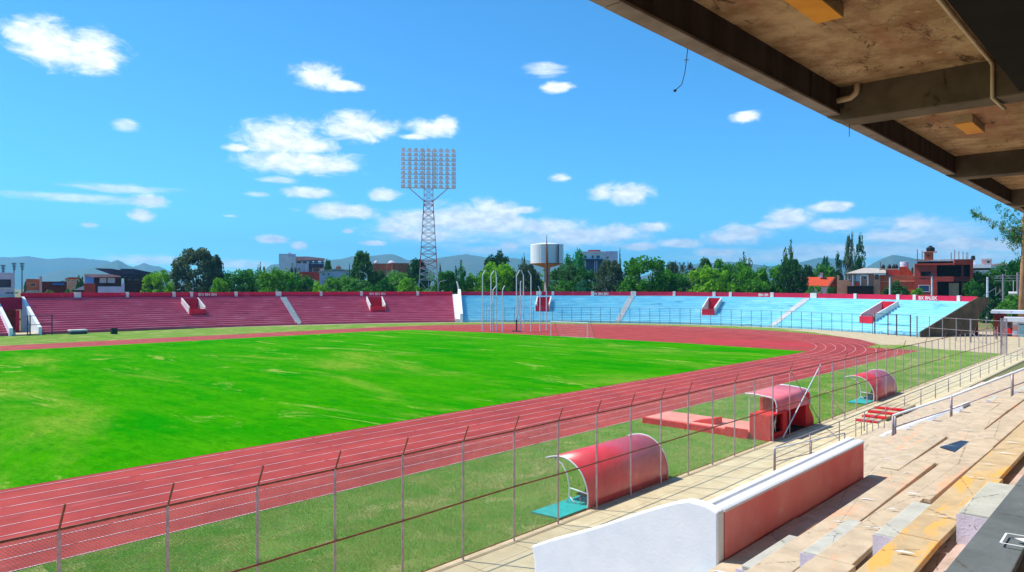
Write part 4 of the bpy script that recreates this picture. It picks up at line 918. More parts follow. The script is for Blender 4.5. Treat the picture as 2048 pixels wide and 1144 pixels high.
# unfinished terracotta house
s = Site('terracotta_house', 1885, 178, 'unfinished three-storey terracotta house with open dark storeys, bare roof rods and a rooftop hut')
s.box('wall', M['terra'], 1836, 1875, 527, 590, 0, 10, z0=0); s.box('wall', M['terradark'], 1932, 1936.5, 519, 590, 0, 10, z0=0)
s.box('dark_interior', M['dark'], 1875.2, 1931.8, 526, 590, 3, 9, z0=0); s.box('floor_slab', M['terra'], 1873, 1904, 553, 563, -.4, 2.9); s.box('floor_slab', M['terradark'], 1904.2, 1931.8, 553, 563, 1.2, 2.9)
s.box('roof_slab', M['terra'], 1836, 1906, 526.5, 530, -.5, 9.5); s.box('roof_parapet', M['terradark'], 1906.2, 1937, 519, 530, .5, 9.5); s.box('roof_beam', M['brick'], 1838, 1907, 519.3, 521, -.2, .2); s.box('back_parapet', M['dark'], 1840, 1904, 521, 526.5, 4, 5)
s.box('column', M['terra'], 1904, 1906.5, 520, 531, -.4, 0); s.box('column', M['terradark'], 1917, 1921, 530, 590, 1.2, 2, z0=0); s.box('grey_panel', M['tan'], 1896, 1913, 566, 590, 1.6, 2.8, z0=0); s.box('column', M['terra'], 1869, 1876, 563, 590, -.3, .6, z0=0)
s.win(1844, 1868, 540, 555, 0, M['terra'], M['dark'], fw=.35); s.win(1843, 1863, 570, 584, 0, M['bwhite'], M['tealwall'])
s.box('roof_hut', M['brick'], 1853, 1869, 503, 519.2, 1.5, 4); s.box('hut_roof', M['peach'], 1851, 1876, 502, 503.2, 1.2, 4.4); s.win(1857, 1863, 508, 513, 1.5, M['brick'], M['dark'])
b = MB(); b.lathe([(.85, 0), (.95, .3), (.95, .9), (.6, 1.2), (.35, 1.3), (.35, 1.5)], (s.x(1864), 2.7, s.z(502)), 14); o = b.build('black_tank', M['black'], None, local=True); o.parent = s.o
for xx, yt in ((1841, 497), (1849.5, 500), (1900, 505), (1906, 500), (1913, 503), (1920, 503.5), (1925.5, 506), (1928, 505)):
    b = MB(); b.tube([(s.x(xx), 1, s.z(520)), (s.x(xx), 1, s.z(yt))], .09 if xx < 1922 else .07, 5); o = b.build('bare_rod', M['rust'] if xx > 1851 else M['darksteel'], None, local=True); o.parent = s.o
s.box('white_edge', M['bwhite'], 1834.6, 1835.8, 526, 552, .2, 1)
# white modern house at the right
s = Site('white_modern_house', 1958, 230, 'white flat-roofed house with dark terrace strip and roof hut behind the terracotta house')
s.box('wall', M['bwhite'], 1930, 1979, 540, 600, 1, 12, z0=0); s.box('upper_band', M['bwhite'], 1930, 1978, 529, 536, 0, 12); s.box('dark_terrace', M['dark'], 1931, 1977, 536.2, 540, 1.5, 11); s.box('roof_hut', M['pinkroof'], 1962, 1979, 519, 529, 2, 6); s.box('hut_roof', M['bwhite'], 1960, 1980, 516.5, 519, 1.5, 6.5); s.win(1970, 1977, 521, 527, 2)
b = MB(); b.lathe([(.6, 0), (.6, 1.1), (.3, 1.4)], (s.x(1948), 3, s.z(519)), 10); o = b.build('black_tank', M['black'], None, local=True); o.parent = s.o
s.box('tank_stand', M['bwhite'], 1944.5, 1951.5, 519, 528.8, 2.5, 3.6)
s = Site('cream_house', 1999, 250, 'plain cream gable wall rising behind the trees at the right'); s.box('wall', M['bwhite'], 1979, 2019, 529, 600, 0, 10, z0=0); s.slab('roof', M['pinkroof'], [(1977, 529), (1999, 526.5), (2021, 529), (2021, 531), (1999, 528.5), (1977, 531)], -.4, 10)
# dark brown house at the left
s = Site('brown_house', 245, 190, 'dark brown house with two tilted shed roofs and a white panelled front at the left')
s.box('wall', M['brownwall'], 248, 305, 550, 592, 1, 14, z0=0); s.slab('tilted_roof', M['slate'], [(197, 537), (226, 537.5), (300, 551), (300, 554), (244, 556)], 0, 12); s.slab('tilted_roof', M['slate'], [(241, 537.5), (265, 537.5), (318, 549), (318, 552), (245, 548)], -.5, 12)
s.box('wall', M['brownwall'], 186, 243, 553, 592, -1, 9, z0=0); s.slab('porch_roof', M['pinkroof'], [(180, 549), (226, 549), (242, 552.5), (242, 554.5), (192, 555), (180, 551)], -2.4, 4); s.box('blue_screen', mk('sky blue screen', rgb(130, 180, 232), rgb(110, 160, 220), .6, .7, world=False), 181, 196, 552, 567, -2.0, -1.7)
s.win(205.5, 217, 556, 566, -1, M['offwhite'], M['bwhite']); s.win(219, 232, 556, 566, -1, M['offwhite'], M['bwhite'])
s.box('garden_wall', M['blav'], 203, 247, 573, 592, -4, -3.6, z0=0); s.box('gate_pier', M['blav'], 244, 248.5, 567, 592, -4.1, -3.5, z0=0); s.box('brick_wall', M['terra'], 180, 199, 567, 592, -3.8, -3.4, z0=0)
s.win(254, 262, 555, 562, 1, M['slate']); s.win(264, 276, 555, 562, 1, M['slate']); s.win(279, 291, 555, 562, 1, M['tan'])
b = MB(); b.tube([(s.x(180.5), -2, 0), (s.x(180.5), -2, s.z(549))], .12, 6); o = b.build('porch_post', M['offwhite'], None, local=True); o.parent = s.o
s = Site('brick_yard_house', 98, 200, 'low dark red brick building with a blue roof patch beside the scoreboard'); s.box('wall', M['terradark'], 86, 128, 563, 592, 0, 8, z0=0); s.box('wall', M['brick'], 60, 85.8, 558, 592, 1, 8, z0=0); s.box('blue_roof', mk('blue roof sheet', rgb(70, 128, 196), rgb(60, 110, 180), .6, .6, world=False), 104, 124, 566, 570, -1, -.1); s.win(66, 76, 566, 573, 1, M['peach']); s.box('pillar', M['pinkroof'], 82, 86.4, 553, 584, -.4, .9)
s.slab('lean_roof', M['greyroof'], [(56, 588), (62, 581), (78, 580), (90, 587)], -4, -1)
s = Site('orange_far_house', 152, 330, 'small orange house in full sun far off, left of the dark brown house'); s.box('wall', M['peach'], 134, 162, 558, 590, 0, 9, z0=0); s.slab('roof', M['tile'], [(132, 558), (140, 554.5), (156, 554.5), (164, 558)], -.5, 10); [s.win(a, a + 4, 559.5, 563) for a in (137, 145, 153)]
s = Site('white_shed', 168, 186, 'white shed roof poking over the red parapet near the dark brown house'); s.slab('roof', M['bwhite'], [(150, 580), (168, 571.5), (181, 572), (181, 580)], 0, 6); s.box('wall', M['brownwall'], 154, 181, 580.2, 592, .4, 5.6, z0=0)

# gatehouse on the concrete apron
s = Site('gatehouse', 2030, 118, 'low pink and white gatehouse with two white slab roofs on the concrete apron')
g0 = .0
s.slab('roof', M['bwhite'], [(1988, 625), (1990, 622), (2080, 622), (2080, 628), (1990, 628)], 1.5, 7); s.box('wall', M['terradark'], 1993, 2016, 628, 690, 2.2, 6.8, z0=0); s.box('wall', M['bwhite'], 2016.2, 2026, 640, 690, 2.2, 6.8, z0=0)
s.slab('roof', M['bwhite'], [(2011, 640), (2012, 634.5), (2090, 634.5), (2090, 643), (2012, 643)], -1.2, 2.1); s.box('wall', M['bwhite'], 2026.2, 2080, 643, 690, -.6, 2.1, z0=0)
s.box('pink_panel', M['palepink'], 2025.8, 2034, 650, 689, -.66, -.61); s.box('pink_panel', M['palepink'], 2045, 2056, 650, 689, -.66, -.61); s.box('white_band', M['bwhite'], 2025.7, 2034.05, 661, 670, -.70, -.665); s.box('red_counter', M['redpaint'], 2012, 2025.6, 658, 668, -.2, 2.1); s.box('shadow_gap', M['dark'], 2012, 2025, 674, 677, 1.9, 2.15)
s.win(2014, 2024, 646, 655, 2.2, M['tan']); s.box('door', mk('pale teal door', rgb(150, 190, 196), rgb(136, 176, 184), 1, .6, world=False), 2035, 2044, 649, 690, -.72, -.605, z0=0.02); s.box('door_lintel', M['slate'], 2034.4, 2044.6, 647, 648.8, -.72, -.605)

# poles, substation, street lamps
def pole(name, px, py_top, t, label, cat, mat='offwhite', r=.16, extra=None, group=None):
    s = Site(name, px, t, label, cat, group); b = MB(); b.tube([(0, 0, 0), (0, 0, s.z(py_top))], [r, r * .7], 8); o = b.build('shaft', M[mat], None, local=True); o.parent = s.o
    if extra: extra(s)
    return s
def blue_head(s):
    b = MB(); b.box(-.35, .35, -.25, .25, s.z(s.top + 3), s.z(s.top)); o = b.build('junction_box', M['slate'], None, local=True); o.parent = s.o
for px, pt, lab in ((1780, 550, 'pale concrete utility pole in front of the peach house'), (1864, 549, 'pale concrete utility pole in front of the terracotta house')):
    s = pole('utility_pole', px, pt, 166, lab, 'utility pole', r=.26); s.top = pt; blue_head(s)
    b = MB(); b.box(-.9, .9, -.06, .06, s.z(pt - .5), s.z(pt + .6)); o = b.build('cross_arm', M['darksteel'], None, local=True); o.parent = s.o
a_, c_ = D(1780, 551, 166), D(1864, 550, 166); d_ = D(1938, 556, 170); e_ = D(1992, 556, 158)
for off, lab in ((0, 'thin overhead cable strung between the two utility poles and the substation'),):
    b = MB()
    for p, q in ((a_, c_), (c_, e_)):
        b.tube([p.lerp(q, k / 8) - Vector((0, 0, .9 * 4 * (k / 8) * (1 - k / 8))) for k in range(9)], .03, 4)
    tag(b.build('overhead_cable', M['black']), lab, 'cable')
s = pole('substation_frame', 2006, 548, 150, 'steel substation frame with cross arms and a grey hanging transformer at the far right', 'substation', 'steel', .24)
for px, pt in ((2030, 545), (2040, 555)):
    b = MB(); b.tube([(s.x(px), 2, 0), (s.x(px), 2, s.z(pt))], .2, 8); o = b.build('shaft', M['steel'], None, local=True); o.parent = s.o
b = MB()
for py in (551, 556, 561): b.box(s.x(1992), s.x(2044), -.1, .1, s.z(py + 1), s.z(py))
b.bar((s.x(1992), 0, s.z(556)), (s.x(2010), 0, s.z(549)), .14); b.bar((s.x(2008), 0, s.z(549)), (s.x(2020), 0, s.z(558)), .14)
o = b.build('cross_arm', M['steel'], None, local=True); o.parent = s.o
b = MB(); b.tube([(s.x(2015), -.8, s.z(587)), (s.x(2029), -.8, s.z(587))], .42, 10); b.tube([(s.x(2023), -.5, s.z(583)), (s.x(2023), -.2, s.z(561))], .05, 5); o = b.build('transformer', M['offwhite'], None, local=True); o.parent = s.o
b = MB(); b.bar((s.x(1993), -.5, s.z(592)), (s.x(2006), 0, s.z(578)), .12); b.bar((s.x(1973), -.5, s.z(592)), (s.x(1994), 0, s.z(576)), .12); b.bar((s.x(1994), 0, s.z(592)), (s.x(1994), 0, s.z(574)), .12); o = b.build('stay_brace', M['steel'], None, local=True); o.parent = s.o
s = pole('short_post', 1975, 554, 165, 'short white striped post standing among the leaves left of the substation', 'post', 'bwhite', .3)
def lamp_arm(dirn):
    def f(s):
        zt_ = s.z(s_top); b = MB(); b.tube([(0, 0, zt_ - .5), (dirn * .5, 0, zt_ + .4), (dirn * 1.6, 0, zt_ + .7)], .07, 6); o = b.build('arm', M['offwhite'], None, local=True); o.parent = s.o
        b = MB(); b.prism([(dirn * 1.4, -.2, zt_ + .62), (dirn * 2.3, -.16, zt_ + .7), (dirn * 2.3, -.16, zt_ + .82), (dirn * 1.4, -.2, zt_ + .86)], (0, .4, 0)); o = b.build('lamp_head', M['offwhite'], None, local=True); o.parent = s.o
    return f
for px, pt, dirn, lab in ((734, 549, -1, 'curved street lamp in the bushes right of the tall dark tree'), (877, 566, 1, 'curved street lamp just right of the floodlight mast foot'), (632, 562, -1, 'thin street lamp pole in front of the bright bushes below the white house'), (1052, 560, -1, 'curved street lamp among the trees left of the water tower column'), (1262, 563, 1, 'pale street lamp before the big bright green tree')):
    s_top = pt; pole('street_lamp', px, pt, 205, lab, 'street lamp', 'offwhite', .12, lamp_arm(dirn), 'street lamps behind the stands')
for px, pt, lab in ((28, 526, 'pale far off floodlight mast, middle one of the three left of the hazy ridge'), (44, 526, 'pale far off floodlight mast, right one of the three left of the hazy ridge'), (6, 530, 'pale far off floodlight mast, at the very edge of the picture')):
    s = pole('distant_mast', px, pt, 420, lab, 'mast', 'darksteel', .35, None, 'far masts over the scoreboard'); b = MB()
    for k in range(5):
        z = s.z(pt) - k * .9; b.box(-1.2 + .2 * k, 1.2 - .1 * k, -.2, .2, z - .5, z)
    o = b.build('lamp_rack', M['darksteel'], None, local=True); o.parent = s.o

# ------------------------------------------------------------------ trees
M['bark'] = mk('grey brown bark', rgb(112, 94, 78), rgb(78, 64, 54), 6, .95, world=False, stretch=(1, 1, .3))
M['leaf_bright'] = leafmat('bright green leaves', rgb(126, 192, 36), rgb(66, 138, 22), .4)
M['leaf_mid'] = leafmat('mid green leaves', rgb(86, 160, 46), rgb(42, 112, 34), .4)
M['leaf_dark'] = leafmat('dark green leaves', rgb(64, 122, 52), rgb(34, 84, 40), .35)
M['leaf_grey'] = leafmat('grey green leaves', rgb(112, 132, 92), rgb(72, 98, 64), .3)
M['leaf_teal'] = leafmat('blue green leaves', rgb(70, 156, 98), rgb(44, 118, 74))
M['leaf_yellow'] = leafmat('yellow green leaves', rgb(150, 160, 44), rgb(84, 122, 34))
def leaf_mesh(name, cen, rad, per, size, rng, mat, flat=.6, up=0.0):
    """leaf clumps: cen (n,3), rad (n,), per leaves each"""
    n = len(cen); c = np.repeat(cen, per, 0); r = np.repeat(rad, per)[:, None]
    d = rng.normal(size=(n * per, 3)); d /= np.linalg.norm(d, axis=1)[:, None]
    d *= rng.uniform(.35, 1, (n * per, 1)) ** .5; d[:, 2] *= flat
    p = c + d * r
    a = rng.normal(size=(n * per, 3)); a[:, 2] = a[:, 2] * .6 + up; a /= np.linalg.norm(a, axis=1)[:, None]
    bvec = np.cross(a, rng.normal(size=(n * per, 3))); bvec /= np.linalg.norm(bvec, axis=1)[:, None]
    s = (size * rng.uniform(.6, 1.4, (n * per, 1)))
    v = np.stack([p - a * s, p + bvec * s * .45, p + a * s, p - bvec * s * .45], 1).reshape(-1, 3)
    me = bpy.data.meshes.new(name); N_ = n * per
    me.vertices.add(4 * N_); me.vertices.foreach_set('co', v.ravel()); me.loops.add(4 * N_); me.loops.foreach_set('vertex_index', np.arange(4 * N_))
    me.polygons.add(N_); me.polygons.foreach_set('loop_start', np.arange(0, 4 * N_, 4)); me.update(); me.materials.append(mat); return me
def trunk_mesh(limbs, mat):
    b = MB()
    for pts, rr in limbs: b.tube(pts, rr, 6)
    me = bpy.data.meshes.new('trunk'); me.from_pydata(b.v, [], b.f); me.materials.append(mat); me.update(); return me
def make_kind(kind, seed, mat):
    rng = np.random.default_rng(seed); limbs = [([(0, 0, 0), (.01, 0, .3), (0, .01, .62)], [.035, .026, .012])]
    if kind in ('round', 'bush'):
        lo = .04 if kind == 'bush' else .16; n = 120
        th = rng.uniform(0, 2 * math.pi, n); zz = rng.uniform(lo, .93, n)
        lob = 1 + .22 * np.sin(3 * th + seed) + .15 * np.sin(5 * th + 2 * seed)
        prof = np.sqrt(np.clip(1 - ((zz - .5) / .52) ** 2, 0, 1)) * .47 if kind == 'round' else np.sqrt(np.clip(1 - (zz / 1.0) ** 2, 0, 1)) * .46
        rr = prof * rng.uniform(.45, 1, n) ** .4 * lob
        cen = np.stack([np.cos(th) * rr, np.sin(th) * rr, zz + .05 * np.sin(th * 2 + seed)], 1); rad = rng.uniform(.07, .14, n)
        me = leaf_mesh('crown', cen, rad, 58, .034, rng, mat, .75)
    elif kind == 'loose':
        n = 230; th = rng.uniform(0, 2 * math.pi, n); zz = rng.uniform(.12, .97, n) ** .8
        prof = .46 * np.sin(np.clip((zz + .02) / 1.03, 0, 1) * math.pi) ** .55 + .03; rr = prof * rng.uniform(.2, 1, n) ** .5
        cen = np.stack([np.cos(th) * rr, np.sin(th) * rr, zz], 1); rad = rng.uniform(.04, .09, n)
        me = leaf_mesh('crown', cen, rad, 46, .026, rng, mat, 1.0, .25)
    elif kind == 'poplar':
        n = 60; zz = rng.uniform(.18, .98, n); th = rng.uniform(0, 2 * math.pi, n); rr = (.34 * np.sin(np.clip(zz, 0, 1) * math.pi) ** .6) * rng.uniform(.1, 1, n)
        cen = np.stack([np.cos(th) * rr, np.sin(th) * rr, zz], 1); rad = rng.uniform(.06, .12, n)
        me = leaf_mesh('crown', cen, rad, 60, .026, rng, mat, .8, .9)
    elif kind == 'sparse':
        cs, rs = [], []
        for k in range(9):
            a = rng.uniform(0, 2 * math.pi); tip = np.array([math.cos(a) * rng.uniform(.1, .42), math.sin(a) * rng.uniform(.1, .42), rng.uniform(.7, 1.0)]); st_ = np.array([0, 0, rng.uniform(.2, .45)])
            limbs.append(([tuple(st_), tuple((st_ + tip) / 2 + [0, 0, .03]), tuple(tip)], [.012, .007, .003]))
            for j in range(8): f = rng.uniform(.25, 1); cs.append(st_ + (tip - st_) * f + rng.normal(0, .03, 3)); rs.append(rng.uniform(.035, .07))
        me = leaf_mesh('crown', np.array(cs), np.array(rs), 26, .026, rng, mat, 1.2, .9)
    elif kind == 'cypress':
        n = 60; zz = rng.uniform(.03, 1, n); th = rng.uniform(0, 2 * math.pi, n); rr = .36 * (1 - zz) ** .8 * rng.uniform(.5, 1, n)
        cen = np.stack([np.cos(th) * rr, np.sin(th) * rr, zz], 1); rad = .03 + .10 * (1 - zz)
        me = leaf_mesh('crown', cen, rad, 45, .02, rng, mat, 1.5, 1.2)
    elif kind == 'palm':
        limbs = [([(0, 0, 0), (.01, 0, .45), (0, 0, .82)], [.03, .022, .018])]; cs = []
        for k in range(26):
            a = k * 2.4; e = rng.uniform(-.5, 1.2)
            for j in range(7): f = j / 6; cs.append([math.cos(a) * .46 * f * math.cos(e * .6), math.sin(a) * .46 * f * math.cos(e * .6), .82 + .17 * math.sin(e) * f * 1.2 - .12 * f * f])
        me = leaf_mesh('crown', np.array(cs), np.full(len(cs), .03), 7, .022, rng, mat, 1.0, .2)
    if kind in ('round', 'loose', 'poplar', 'bush'):
        for k in range(6):
            a = k * 1.05 + seed; limbs.append(([(0, 0, .22 + .04 * k), (math.cos(a) * .12, math.sin(a) * .12, .42 + .05 * k), (math.cos(a) * .24, math.sin(a) * .24, .55 + .06 * k)], [.016, .011, .004]))
    return me, trunk_mesh(limbs, M['bark'])
protos = {}
def tree(px, top, half, kind, col, t, label, name='tree', cat='tree', group=None, base=0.0, seed=None):
    key = (kind, col, (int(px) % 3) if seed is None else seed)
    if key not in protos: protos[key] = make_kind(kind, 11 + key[2] * 7 + len(kind), M['leaf_' + col])
    cm, tm = protos[key]
    p = D(px, HOR, t); p.z = base; h = EYE + (HOR - top) * t / FOC - base; w = 2 * half * t / FOC / .95
    o = thing(name, tuple(p), label, cat, group, rz=(px * 1.7) % 6.28); o.scale = (w, w, h)
    a = bpy.data.objects.new('trunk', tm); C.objects.link(a); a.parent = o
    c = bpy.data.objects.new('crown', cm); C.objects.link(c); c.parent = o
    return o
TREES = [
 (318, 541, 26, 'round', 'bright', 190, 'bright green tree at the gable of the dark brown house'),
 (352, 494, 13, 'sparse', 'grey', 204, 'thin grey sprig of a tree rising beside the big grey green tree', ),
 (392, 500, 48, 'loose', 'grey', 200, 'big grey green tree standing highest in the left half, right of the brown house'),
 (428, 514, 22, 'loose', 'grey', 206, 'grey green tree touching the right flank of the big grey green tree'),
 (438, 556, 16, 'round', 'bright', 186, 'small yellow-lit tree at the foot of the big grey green tree'),
 (474, 541, 34, 'round', 'mid', 200, 'broad green tree, first right of the big grey green tree'),
 (522, 521, 13, 'sparse', 'grey', 230, 'thin wispy tree poking up left of the white house'),
 (516, 539, 32, 'round', 'mid', 204, 'rounded green tree under the thin wispy tree by the white house'),
 (560, 540, 34, 'round', 'bright', 198, 'bright topped tree hiding the foot of the white house wall'),
 (588, 523, 15, 'sparse', 'grey', 225, 'pale wispy tree standing in front of the white house windows'),
 (606, 552, 28, 'round', 'mid', 192, 'low green tree before the red garden wall of the white house'),
 (640, 566, 24, 'bush', 'bright', 184, 'bright yellow green bush spilling down to the parapet below the low grey house'),
 (656, 522, 10, 'loose', 'dark', 244, 'small dark round tree at the right corner of the white house'),
 (680, 553, 32, 'round', 'mid', 200, 'low rounded tree in front of the low mauve grey house'),
 (699, 527, 6, 'cypress', 'dark', 240, 'narrow dark conifer left of the tall dark tree'),
 (725, 506, 24, 'loose', 'dark', 208, 'tall dark bushy tree between the low grey house and the brick block'),
 (757, 543, 22, 'loose', 'dark', 212, 'dark low tree under the wall of the brick block'),
 (722, 560, 34, 'bush', 'mid', 194, 'green bush at the parapet under the tall dark tree'),
 (772, 558, 32, 'bush', 'mid', 190, 'green hedge-like bush below the brick block'),
 (815, 556, 30, 'bush', 'bright', 188, 'light green bush just left of the mast foot'),
 (834, 520, 24, 'loose', 'dark', 235, 'dark tree seen through the lattice of the floodlight mast'),
 (880, 529, 12, 'cypress', 'dark', 230, 'dark pointed tree right of the mast lattice'),
 (893, 545, 28, 'loose', 'mid', 208, 'tangled green tree right of the mast beside the street lamp'),
 (917, 522, 22, 'sparse', 'mid', 214, 'spiky tree with upright twigs midway between mast and throwing cage'),
 (924, 555, 26, 'round', 'mid', 196, 'green tree behind the white divider wall'),
 (986, 507, 28, 'round', 'dark', 232, 'dark dense round tree highest behind the throwing cage'),
 (956, 545, 30, 'round', 'bright', 196, 'bright green tree left of the throwing cage poles'),
 (1000, 527, 34, 'round', 'bright', 200, 'bright green domed tree directly behind the throwing cage'),
 (1047, 500, 6, 'sparse', 'dark', 240, 'tiny dark treetop at the left edge of the water tank'),
 (1054, 530, 30, 'loose', 'grey', 198, 'greyish olive tree hiding the left side of the water tower column'),
 (1134, 528, 30, 'round', 'dark', 202, 'very dark tree right of the water tower column'),
 (1148, 506, 26, 'round', 'teal', 236, 'blue green airy tree touching the right side of the water tank'),
 (1172, 537, 24, 'round', 'mid', 206, 'flat topped green tree below the lavender office glazing'),
 (1130, 562, 26, 'bush', 'mid', 188, 'leafy bush at the parapet right of the water tower column'),
 (1166, 560, 24, 'bush', 'teal', 186, 'bluish bush at the parapet below the lavender office'),
 (1221, 522, 30, 'loose', 'grey', 198, 'grey olive tree covering the right corner of the lavender office'),
 (1240, 500, 8, 'cypress', 'dark', 240, 'slim pointed cypress right of the lavender office'),
 (1252, 562, 22, 'bush', 'mid', 186, 'mid green bush at the parapet under the slim cypress'),
 (1268, 519, 14, 'loose', 'mid', 226, 'small distant treetop between the cypress and the big bright tree'),
 (1296, 513, 46, 'round', 'bright', 196, 'big bright green tree in the middle of the blue seating skyline'),
 (1350, 547, 24, 'round', 'mid', 194, 'smaller green tree on the right side of the big bright tree'),
 (1345, 525, 18, 'loose', 'grey', 236, 'faint grey treetop left of the two palms'),
 (1410, 518, 17, 'loose', 'dark', 222, 'dark tree right of the two palms'),
 (1392, 538, 22, 'loose', 'grey', 224, 'hazy grey tree below the two palms'),
 (1424, 536, 38, 'round', 'bright', 192, 'bright green tree with low spreading crown right of the palms'),
 (1462, 522, 36, 'round', 'mid', 204, 'wide green tree whose crown carries the thin twiggy tree'),
 (1490, 505, 22, 'sparse', 'grey', 216, 'thin twiggy grey tree rising over the wide green crowns'),
 (1506, 533, 34, 'round', 'bright', 190, 'yellowish green dense tree below the thin twiggy grey tree'),
 (1545, 530, 32, 'round', 'bright', 192, 'dense bright tree left of the tall feathery dark tree'),
 (1582, 520, 32, 'loose', 'dark', 188, 'dark full tree left of the orange tiled house'),
 (1577, 482, 20, 'sparse', 'dark', 196, 'tall feathery dark tree top above the dark full tree'),
 (1616, 533, 14, 'loose', 'dark', 214, 'dim dark tree behind the orange tiled roof'),
 (1650, 528, 25, 'round', 'bright', 224, 'bright round tree behind the orange tiled house'),
 (1651, 515, 10, 'loose', 'teal', 250, 'pale bluish treetop above the bright round tree'),
 (1677, 510, 14, 'poplar', 'dark', 216, 'dark leaning tree at the left of the tall poplars'),
 (1697, 477, 14, 'poplar', 'grey', 214, 'slender grey poplar, left one of the tall pair'),
 (1719, 475, 18, 'poplar', 'dark', 218, 'broad dark poplar, right one of the tall pair'),
 (1704, 469, 7, 'poplar', 'grey', 222, 'thin topmost poplar sprig between the tall pair'),
 (1828, 536, 10, 'loose', 'grey', 250, 'small grey tree between the peach and the terracotta houses'),
 (1966, 540, 24, 'round', 'mid', 180, 'green tree in front of the white modern house'),
 (1952, 562, 18, 'round', 'mid', 172, 'lower green tree just right of the terracotta house'),
 (2006, 530, 24, 'round', 'mid', 176, 'green tree behind the substation cross arms'),
 (2032, 518, 18, 'round', 'mid', 172, 'green tree at the picture edge behind the eucalyptus trunk'),
]
for r in TREES: tree(*r)
for px, top, half, col, t, lab in ((1628, 571, 22, 'mid', 176, 'dark green hedge in front of the orange tiled house'), (1664, 574, 16, 'mid', 174, 'small green bush right of the hedge by the orange tiled house'), (1795, 564, 32, 'dark', 172, 'dark spreading bush in front of the brick wing of the peach house'), (1838, 577, 26, 'bright', 160, 'bright yellow green clipped bush before the terracotta house'), (2024, 590, 26, 'mid', 140, 'bright leafy bush behind the gatehouse roof'), (1984, 596, 22, 'dark', 165, 'dark bush in the gap between the blue seating end wall and the gatehouse'), (140, 578, 16, 'mid', 188, 'low scrubby bush beside the low dark red brick building'), (100, 583, 40, 'yellow', 182, 'yellowish weeds along the top of the crimson parapet at the left'), (125, 562, 10, 'dark', 205, 'dark bushy tree right of the low dark red brick building'), (160, 553, 9, 'dark', 260, 'dark treetop left of the dark brown house')):
    tree(px, top, half, 'bush', col, t, lab, 'bush', 'bush')
for px, top, lab in ((1364, 514, 'fan palm with shaggy crown, left one of the two'), (1380, 514, 'fan palm with shaggy crown, right one of the two')):
    tree(px, top, 9, 'palm', 'grey', 232, lab, 'palm_tree', 'palm tree', 'palms over the treetops', seed=1 + px % 2)
for px, top, half, lab in ((54, 563, 6, 'tiny far tree over the scoreboard roof'), (20, 556, 7, 'tiny far treetop at the picture edge behind the far masts')):
    tree(px, top, half, 'loose', 'grey', 320, lab)
# leaning eucalyptus beside the gatehouse
p = D(2041, HOR, 130); p.z = 0
eu = thing('eucalyptus_tree', tuple(p), 'tall pale-trunked eucalyptus leaning its yellow green sprays in under the roof edge', 'tree', rz=TH - math.atan((2041 - 1024) / FOC))
sE = 130 / FOC; X_ = lambda px: (px - 2041) * sE; Z_ = lambda py: EYE + (HOR - py) * sE
M['gumbark'] = mk('orange tan bark', rgb(190, 140, 96), rgb(156, 110, 76), 2, .9, world=False, stretch=(1, 1, .3), spot=rgb(222, 196, 164), spot_scale=1.5)
b = MB(); b.tube([(0, 0, 0), (X_(2043), 0, Z_(580)), (X_(2046), 0, Z_(500)), (X_(2046), 0, Z_(440)), (X_(2052), .5, Z_(380))], [.46, .40, .34, .26, .12], 10)
for pts, rr in (([(2046, 478), (2025, 462), (2000, 446), (1975, 428), (1962, 418)], .10), ([(2046, 450), (2030, 430), (2018, 412)], .08), ([(2046, 490), (2032, 480), (2020, 476)], .06), ([(2000, 446), (1985, 452), (1966, 458)], .03), ([(2046, 430), (2060, 400)], .1)):
    k = len(pts); b.tube([(X_(a), .3 * i, Z_(c)) for i, (a, c) in enumerate(pts)], [rr * (1 - .75 * i / (k - 1)) for i in range(k)], 6)
o = b.build('trunk', M['gumbark'], None, local=True, smooth=True); o.parent = eu
rg = np.random.default_rng(5); cs, rs = [], []
for pts, n_, sp_ in (([(2044, 484), (2025, 462), (2000, 446), (1975, 428), (1960, 416)], 70, .35), ([(2046, 490), (2030, 480), (2018, 474)], 40, .8), ([(2046, 470), (2030, 440), (2018, 412)], 60, .9), ([(2050, 470), (2060, 440), (2070, 400)], 60, 1.4), ([(2046, 480), (2036, 468), (2028, 455)], 60, 1.0)):
    for k in range(n_):
        f = rg.uniform(0, 1) * (len(pts) - 1); i = min(int(f), len(pts) - 2); f -= i; q = [pts[i][j] * (1 - f) + pts[i + 1][j] * f for j in (0, 1)]
        cs.append([X_(q[0]) + rg.normal(0, sp_), rg.normal(.3, .7), Z_(q[1]) + rg.normal(-.2, sp_)]); rs.append(rg.uniform(.2, .5))
cs = np.array(cs)
for nm, sel, mm in (('foliage', slice(0, None, 2), 'leaf_yellow'), ('foliage', slice(1, None, 2), 'leaf_mid')):
    me = leaf_mesh('foliage', cs[sel], np.array(rs)[sel], 24, .13, rg, M[mm], 1.3, -.9); c = bpy.data.objects.new(nm, me); C.objects.link(c); c.parent = eu

# ------------------------------------------------------------------ massed shrubs closing the gaps between the trunks
rg = np.random.default_rng(21); cs, rs = [], []
for k in range(520):
    px = rg.uniform(440, 1600); t = rg.uniform(224, 246); p = D(px, HOR, t); top = EYE + (HOR - (556 + 8 * math.sin(px * .021) + 5 * math.sin(px * .063))) * t / FOC
    cs.append((p.x, p.y, rg.uniform(1, top))); rs.append(rg.uniform(1.3, 2.4))
me = leaf_mesh('woods', np.array(cs), np.array(rs), 60, .5, rg, M['leaf_mid'], .8)
o = bpy.data.objects.new('woods', me); C.objects.link(o); o['kind'] = 'stuff'
